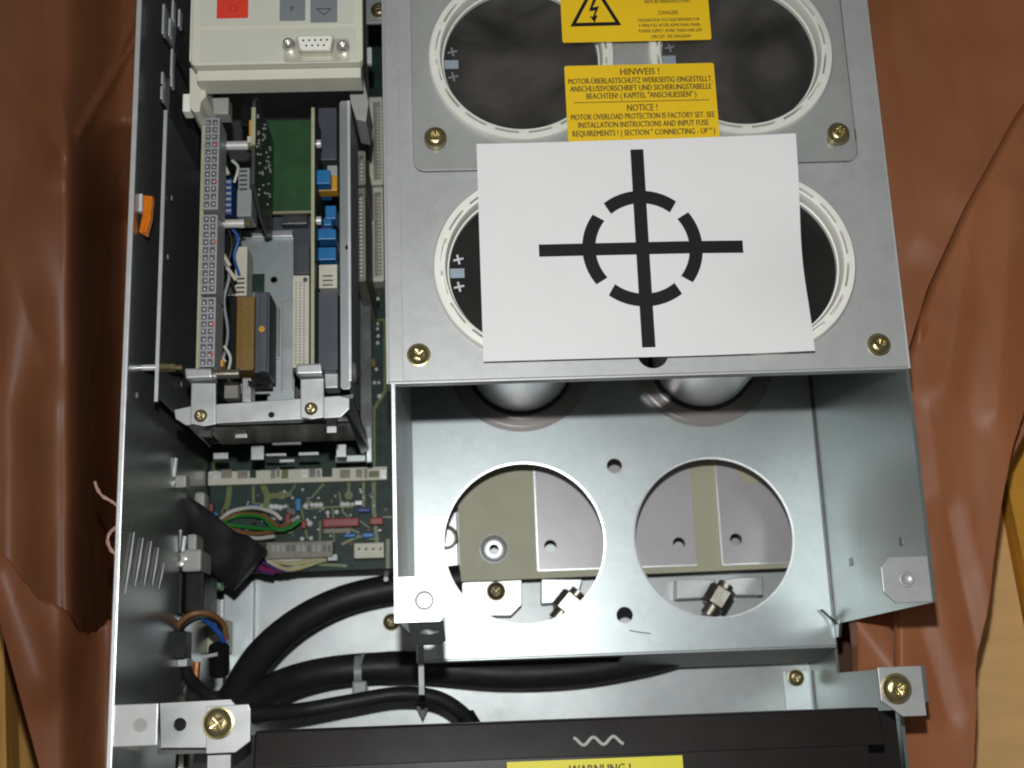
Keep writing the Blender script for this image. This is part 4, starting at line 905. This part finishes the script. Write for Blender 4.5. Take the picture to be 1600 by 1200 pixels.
for ctrl, m in ((((344, 812), (362, 799), (395, 793), (425, 800), (440, 812)), 'wire_white'), (((346, 814), (375, 803), (410, 806), (436, 824)), 'wire_brown'), (((346, 815), (372, 806), (408, 808), (428, 826), (446, 828)), 'wire_green'), (((348, 818), (375, 822), (410, 826), (448, 826), (470, 812)), 'wire_green'),
                (((350, 822), (380, 832), (420, 832), (456, 816)), 'wire_brown'), (((353, 822), (372, 835), (400, 841), (428, 838)), 'wire_white'), (((440, 824), (455, 815), (466, 808)), 'wire_white')):
    mk('wire', MB().tube(curve([at(u, v, ZP + 9 + 5 * math.sin(i * 1.2 + len(m))) for i, (u, v) in enumerate(ctrl)], 20), 1.15, 8), m, hs_, smooth=True)
for ctrl, m in ((((415, 868), (450, 875), (505, 866)), 'wire_white'), (((415, 871), (455, 881), (508, 870)), 'wire_yellow'), (((418, 874), (452, 890), (510, 874)), 'wire_yellow'), (((418, 876), (445, 889), (470, 886)), 'wire_white'), (((408, 878), (432, 890), (452, 892)), 'wire_purple'), (((400, 882), (416, 890), (440, 893)), 'wire_magenta'), (((398, 886), (412, 893), (428, 896)), 'wire_purple'), (((412, 866), (460, 870), (500, 862)), 'wire_white')):
    mk('wire', MB().tube(curve([at(u, v, ZP + 6 - i * 1.0) for i, (u, v) in enumerate(ctrl)], 16), 1.3, 8), m, hs_, smooth=True)

# ================================================================== lower left: plugs, wires, bracket
o = mk('plug_block', pbox(256, 893, 284, 962, -110, 34), 'black_plastic', None, bevel=1.2); tag(o, 'black upright plug block below the reflected fins, next to the wall', 'plug')
o = mk('plug_block', pbox(287, 893, 318, 958, -118, 34), 'black_plastic', None, bevel=1.2); tag(o, 'black upright plug block below the grey socket', 'plug')
sk = thing('grey_socket', 'grey plastic socket with metal contacts at the wall below the harness', 'socket', (at(300, 870, -120).x, at(300, 870, -120).y, -140))
mk('body', pbox(284, 858, 314, 893, -112, 26), 'grey_plastic', sk, bevel=1.5)
mk('wing', pbox(292, 834, 307, 862, -114, 18), 'grey_plastic', sk, bevel=1.5)
mk('arm', pbox(244, 862, 286, 880, -112, 8), 'grey_plastic', sk, bevel=1.0)
for u, v in ((270, 884), (281, 880), (287, 872)): c = at(u, v, -108); mk('contact', MB().lathe([(1.7, 0), (1.4, 1), (.2, 1.4)], (c.x, c.y, -111), 10), 'solder', sk, smooth=True)
o = mk('wall_clip', pbox(262, 742, 291, 762, -96, 10), 'grey_plastic', None, bevel=1.2); tag(o, 'small grey clip on the side wall above the harness sleeve', 'clip')
o = mk('wall_clip', pbox(303, 768, 320, 797, -130, 12), 'grey_plastic', None, bevel=2.0); tag(o, 'small grey clip at the edge of the main board', 'clip')
rl = mk('corner_rail', pbox(348, 908, 394, 1120, ZB + 10, 10), 'zinc', None, bevel=.5); tag(rl, 'pale zinc corner rail standing left of the thick cables', 'rail')
mk('rail_foot', pbox(300, 975, 350, 1080, ZB + 14, 14), 'zinc', rl, bevel=.5)
mk('rail_block', pbox(313, 968, 352, 1020, ZB + 34, 22), 'board_beige', rl, bevel=1.0)
o = mk('green_lug', pbox(326, 903, 346, 922, -160, 8), 'wire_green', None, bevel=1.5); tag(o, 'small green lug beside the pale corner rail', 'lug')
cable('plug_wire', [(273, 988, -112), (282, 972, -110), (302, 959, -108), (328, 959, -112), (348, 974, -120), (354, 998, -126)], 1.5, 'wire_brown', 'brown wire arching from the black plug', 'wire')
cable('plug_wire', [(279, 990, -114), (290, 975, -112), (312, 964, -112), (336, 968, -116), (352, 990, -126)], 1.5, 'black_rubber', 'black wire arching beside the brown wire', 'wire')
cable('plug_wire', [(314, 964, -112), (330, 976, -118), (343, 990, -122), (349, 1002, -126)], 1.5, 'wire_blue', 'blue wire under the arching brown wire', 'wire')
o = mk('cable_plug', pbox(268, 985, 289, 1030, -108, 16), 'black_plastic', None, bevel=.8); tag(o, 'small black plug at the lower end of the brown wire', 'plug')
mk('plug_collar', pbox(264, 1028, 292, 1042, -112, 14), 'mark_white', o, bevel=1.0)
o = mk('round_grommet', MB().tube([at(342, 1012, -130), at(342, 1050, -140)], 5.4, 16), 'black_plastic', None, smooth=True); tag(o, 'dark round grommet below the blue wire', 'grommet')
mk('fixing_pin', MB().tube([at(316, 1027, -128), at(340, 1022, -126)], 1.0, 8), 'mark_white', o)
o = mk('copper_bar', MB().tube([at(307, 1034, -150), at(304, 1066, -150)], 2.2, 8), 'copper', None); tag(o, 'short copper bar above the clamp bracket', 'bar')
o = mk('copper_bar', MB().tube([at(311, 1160, -80), at(317, 1215, -80)], 2.3, 8), 'copper', None); tag(o, 'copper bar leaving below the clamp bracket', 'bar')
o = mk('threaded_rod', MB().tube([at(284, 1060, -140), at(281, 1095, -120)], 2.8, 10), 'nickel', None); tag(o, 'threaded rod above the clamp bracket', 'rod')
o = mk('threaded_rod', MB().tube([at(287, 1160, -80), at(284, 1215, -80)], 3.4, 10), 'nickel', None); tag(o, 'threaded rod below the clamp bracket', 'rod')
cl = thing('amber_clip', 'amber translucent clip with a steel blade beside the black plug', 'clip', (at(260, 1030, -100).x, at(260, 1030, -100).y, -112))
mk('body', MB().tube(curve([at(264, 1000, -100), at(263, 1030, -98), at(256, 1055, -100), at(252, 1060, -102)], 10), [1.4] * 4 + [2.0] * 4 + [1.5] * 3, 8), 'orange_clip', cl, smooth=True)
mk('blade', MB().tube([at(258, 988, -102), at(256, 1034, -102)], 1.2, 6), 'aluminium', cl)
oc = thing('orange_clip', 'bright orange bent clip on the rim of the dark side wall', 'clip', (at(228, 335, -14).x, at(228, 335, -14).y, -18))
pts = [at(u, v, -10) for u, v in ((224, 304), (239, 306), (236, 340), (229, 368), (216, 362), (222, 335))]
mk('body', MB().prism([(p.x, p.y) for p in pts][::-1], -14, -10), 'orange_clip', oc, bevel=.9)
mk('ridge', MB().tube([at(236, 308, -9), at(233, 340, -9), at(226, 364, -9)], .9, 8), 'orange_clip', oc, smooth=True)
mk('bright_end', pbox(217, 303, 222, 330, -9, 3), 'mark_white', oc)
# clamp bracket with its large bolt
zk = -20
bk = thing('clamp_bracket', 'bright brushed bracket with a large brass bolt over the cable ends', 'bracket', (at(320, 1133, zk).x, at(320, 1133, zk).y, zk - 6))
p = [at(u, v, zk) for u, v in ((250, 1099), (360, 1093), (368, 1102), (322, 1168), (252, 1168))]
hc = at(281, 1132, zk)
mk('strap', MB().plate([(v.x, v.y) for v in p][::-1], [circ(hc.x, hc.y, 2.8, 20)], zk - 2, zk), 'aluminium', bk)
p = [at(u, v, zk + 2) for u, v in ((322, 1104), (388, 1100), (391, 1108), (391, 1158), (368, 1176), (322, 1178))]
mk('clamp_plate', MB().prism([(v.x, v.y) for v in p][::-1], zk + .1, zk + 2.2), 'aluminium', bk, bevel=.3)
c = at(340, 1130, zk + 4); screw(bk, c.x, c.y, zk + 2.2, 6.0, 'brass', True, 'bolt')
mk('leg', pbox(324, 1180, 360, 1220, zk - 1, 4), 'aluminium', bk)
mk('backing', pbox(246, 1168, 330, 1178, zk - 8, 12), 'steel_dark', bk)

# ================================================================== black lower cover with its label
bc = thing('lower_cover', 'black painted lower cover with a wavy metal grip', 'cover', (20, -170, -70))
a = at(392, 1142, -30); b = at(1385, 1106, -30); ytop = (a.y + b.y) / 2
mk('front_panel', MB().box(-118, 152, ytop - 90, ytop - 16, -34, -32), 'black_paint', bc)
pv = MB(); vs = [pv.bm.verts.new(v) for v in ((-118, ytop, -36), (160, ytop, -36), (160, ytop - 16, -32.1), (-118, ytop - 16, -32.1), (-118, ytop, -60), (160, ytop, -60), (160, ytop - 16, -50), (-118, ytop - 16, -50))]
for f in ((0, 1, 2, 3), (4, 7, 6, 5), (0, 4, 5, 1), (1, 5, 6, 2), (2, 6, 7, 3), (3, 7, 4, 0)): pv.bm.faces.new([vs[i] for i in f])
mk('bevel_edge', pv, 'black_paint', bc, bevel=1.0)
mk('under_flange', MB().box(-150, 175.5, ytop - 90, ytop - 2, -66, -62), 'black_paint', bc)
gp = at(935, 1152, -31); pass
pts = [Vector((gp.x - 11 + 22 * i / 32, gp.y - 1.5 + 1.6 * math.cos(i / 32 * 2 * math.pi * 2.5), -31.4)) for i in range(33)]
mk('wavy_grip', MB().tube(pts, .8, 8), 'bright_metal', bc, smooth=True)
wl = thing('warning_label', 'bright yellow label beginning with WARNUNG on the black lower cover', 'label', (at(930, 1195, -31).x, at(930, 1195, -31).y, -32))
a = at(792, 1193, -31.5); b = at(1066, 1178, -31.5); wy = (a.y + b.y) / 2
mk('sticker', MB().box(a.x, b.x, wy - 40, wy, -31.9, -31.5), 'yellow_bright', wl)
text_mesh('lettering', 'WARNUNG !', (a.x + b.x) / 2 + 2, wy - 4.6, -31.42, 5.4, 'brown_ink', wl, width=27, bold=.3)

# ================================================================== film, cardboard, timber around the unit
def ridge(u, v, a, b, wd):
    ax, ay = a; bx, by = b; L2 = (bx - ax) ** 2 + (by - ay) ** 2
    t = max(0, min(1, ((u - ax) * (bx - ax) + (v - ay) * (by - ay)) / L2)); d = math.hypot(u - ax - t * (bx - ax), v - ay - t * (by - ay))
    return math.exp(-(d / wd) ** 2)
def nz(u, v, s, k=0): return noise.noise(Vector((u / s, v / s, 3.7 + k)))
def crease(u, v, a, b, wd):
    ax, ay = a; bx, by = b; L2 = (bx - ax) ** 2 + (by - ay) ** 2
    t = ((u - ax) * (bx - ax) + (v - ay) * (by - ay)) / L2; tc_ = max(0, min(1, t))
    d = math.hypot(u - ax - tc_ * (bx - ax), v - ay - tc_ * (by - ay))
    return ((1 - d / wd) ** 2 * (1 + 1.2 * d / wd) if d < wd else 0)
def film(name, us, vs, zf, nu, nv, m, label, edge=None):
    mb = MB(); rows = []
    for j in range(nv + 1):
        v = vs[0] + (vs[1] - vs[0]) * j / nv
        u0, u1 = us(v); row = []
        for i in range(nu + 1):
            u = u0 + (u1 - u0) * i / nu
            p = at(u, v, zf(u, v)); p.x = max(p.x, XR + 3.5 + nz(0, v, 80)) if p.x > 0 else min(p.x, XL - 4.5 + nz(0, v, 80)); row.append(mb.bm.verts.new(p))
        rows.append(row)
    for j in range(nv):
        for i in range(nu):
            if edge and us(vs[0])[0] + (us(vs[0])[1] - us(vs[0])[0]) * i / nu < edge(vs[0] + (vs[1] - vs[0]) * j / nv): continue
            mb.bm.faces.new((rows[j][i], rows[j + 1][i], rows[j + 1][i + 1], rows[j][i + 1]))
    bmesh.ops.delete(mb.bm, geom=[v for v in mb.bm.verts if not v.link_faces], context='VERTS')
    o = mk(name, mb, m, None, smooth=True); tag(o, label, 'plastic film')
    for e in o.data.edges: e.use_edge_sharp = False
    s = o.modifiers.new('thickness', 'SOLIDIFY'); s.thickness = .0003
    return o
def lerp_pts(v, pts):
    for (v0, u0), (v1, u1) in zip(pts[:-1], pts[1:]):
        if v <= v1: return u0 + (u1 - u0) * (v - v0) / (v1 - v0)
    return pts[-1][1]
# left: deep sheet down along the wall
def sst(t): t = max(0, min(1, t)); return t * t * (3 - 2 * t)
def zl1(u, v):
    z = -86 + 6 * nz(u, v * .4, 300) - 26 * sst((v - 300) / 400) * sst((u - 5) / 95)
    e = (u - 98 - 8 * nz(0, v, 160)) / 100; k = .30 + .70 * max(0, min(1, (v - 190) / 160))
    z -= 120 * k * sst(e)
    z += 7 * crease(u, v, (-40, 20), (104, 246), 70) + 6 * crease(u, v, (-60, 240), (70, 560), 90) + 4 * crease(u, v, (60, -60), (108, 240), 50)
    z += 5 * ridge(u, v, (250, -5), (124, 208), 6)
    return max(-240, min(-25, z))
film('plastic_film', lambda v: (-450, lerp_pts(v, [(-500, 250), (1600, 210)])), (-420, 1500), zl1, 230, 230, 'film_shaded', 'shade-darkened brown film creased along the outside of the dark side wall', lambda v: lerp_pts(v, [(-500, -500), (820, -500), (900, -140), (960, 60), (1200, 118), (1600, 150)]))
def tear(u): return lerp_pts(u, [(-140, 790), (0, 858), (60, 935), (85, 942), (105, 955), (118, 975), (124, 988), (140, 990), (155, 985), (168, 970), (230, 960)])
def zl2(u, v): return -64 + 6 * nz(u, v, 170, 2) + 7 * ridge(u, v, (0, 900), (60, 1060), 40) - .05 * (v - 900) - 30 * sst((u - 90) / 80) + .06 * max(0, 120 - u)
mb = MB(); rows = []
for i in range(81):
    u = -120 + 300 * i / 80; tp = tear(u) + 4 * nz(u, 0, 4) + 2.5 * nz(u, 9, 1.7); bt = 1330
    lo_ = max(0, (70 - u)) ; row = []
    vend = min(bt, max(tp + 50, 935 + (u + 10) * 3.7))
    for j in range(41):
        v = tp + (vend - tp) * j / 40; row.append(mb.bm.verts.new(at(u, v, zl2(u, v))))
    rows.append(row)
for i in range(80):
    for j in range(40): mb.bm.faces.new((rows[i][j], rows[i][j + 1], rows[i + 1][j + 1], rows[i + 1][j]))
o = mk('plastic_film', mb, 'film_shaded', None, smooth=True); tag(o, 'torn flap of brown film with a ragged curved edge', 'plastic film')
o.modifiers.new('thickness', 'SOLIDIFY').thickness = .0003
for lab, ctrl in (('thin torn strand of film beside the side wall', ((148, 752), (152, 764), (160, 775), (172, 782), (184, 790))), ('small curled shred of film against the side wall rim', ((184, 822), (172, 832), (168, 845), (174, 860), (182, 866)))):
    o = mk('film_shred', MB().tube(curve([at(u, v, -40) for u, v in ctrl], 16), [.55 + .45 * abs(math.sin(i * .9)) * random.random() for i in range(17)], 6, .4), 'film_shred', None, smooth=True); tag(o, lab, 'film shred')
# right: back sheet, then the nearer fold
def zr1(u, v):
    z = -130 + 5 * nz(u, v * .4, 300, 7) + .10 * (u - 1350)
    z += 4 * crease(u, v, (1400, -40), (1440, 360), 70) + 4 * crease(u, v, (1520, -40), (1490, 300), 80) + 5 * crease(u, v, (1330, 960), (1420, 1080), 60)
    return min(-20, z)
film('plastic_film', lambda v: (lerp_pts(v, [(-500, 1230), (1600, 1260)]), lerp_pts(v, [(-500, 1860), (-140, 1720), (600, 1640), (760, 1560), (950, 1535), (1050, 1515), (1600, 1500)])), (-420, 1500), zr1, 90, 190, 'film', 'orange-brown film behind the capacitor side wall')
def fold_edge(v): return lerp_pts(v, [(-500, 1860), (-140, 1720), (100, 1640), (190, 1582), (330, 1505), (450, 1450), (560, 1416), (700, 1404), (820, 1398), (1340, 1396)])
def film_edge(v): return lerp_pts(v, [(-500, 1980), (-140, 1800), (400, 1700), (640, 1602), (690, 1585), (760, 1570), (850, 1556), (950, 1545), (1020, 1528), (1050, 1524), (1100, 1526), (1340, 1516)]) + 1.2 * nz(0, v, 6)
def zr2(u, v):
    z = -88 + 5 * nz(u * 1.3, v * .35, 240, 12)
    e = max(0, u - fold_edge(v)); z -= 5 * max(0, 1 - e / 14) ** 2
    z += 2 * crease(u, v, (1450, 620), (1482, 860), 60) - 2.5 * crease(u, v, (1478, 800), (1524, 1010), 40) + 4 * crease(u, v, (1520, 330), (1480, 600), 60)
    z -= 2 * crease(u, v, (1436, 980), (1480, 1120), 36) - 3 * crease(u, v, (1580, 300), (1560, 640), 50)
    z += 3 * ridge(u, v, (1432, 480), (1436, 520), 7)
    return min(-14, z)
film('plastic_film', lambda v: (fold_edge(v), film_edge(v)), (-420, 1500), zr2, 80, 220, 'film', 'nearer fold of orange-brown film ending in a free edge over the cardboard')
o = mk('cardboard_flap', MB().prism([(p.x, p.y) for p in [at(u, v, -190) for u, v in ((1480, 560), (1545, 690), (1640, 1180), (1700, 1500), (1380, 1500))]][::-1], -196, -190), 'cardboard', None, bevel=.5); tag(o, 'plain beige cardboard flap beyond the free film edge', 'cardboard')
o = mk('carton', MB().prism([(p.x, p.y) for p in [at(u, v, -186) for u, v in ((1560, 540), (1900, 540), (1900, 1500), (1680, 1300), (1560, 720))]][::-1], -196, -180), 'cardboard_yellow', None, bevel=.5); tag(o, 'darker yellow-brown box side beside the beige flap', 'cardboard')
for lab, q, z in (('orange timber strip along the outer edge of the torn film', ((-120, 930), (6, 980), (14, 1400), (-120, 1400)), -170), ('darker timber strip partly under the torn film', ((26, 1000), (62, 1120), (84, 1400), (30, 1400)), -215)):
    o = mk('timber_strip', MB().prism([(p.x, p.y) for p in [at(u, v, z) for u, v in q]][::-1], z - 20, z), 'wood', None, bevel=.6); tag(o, lab, 'timber')
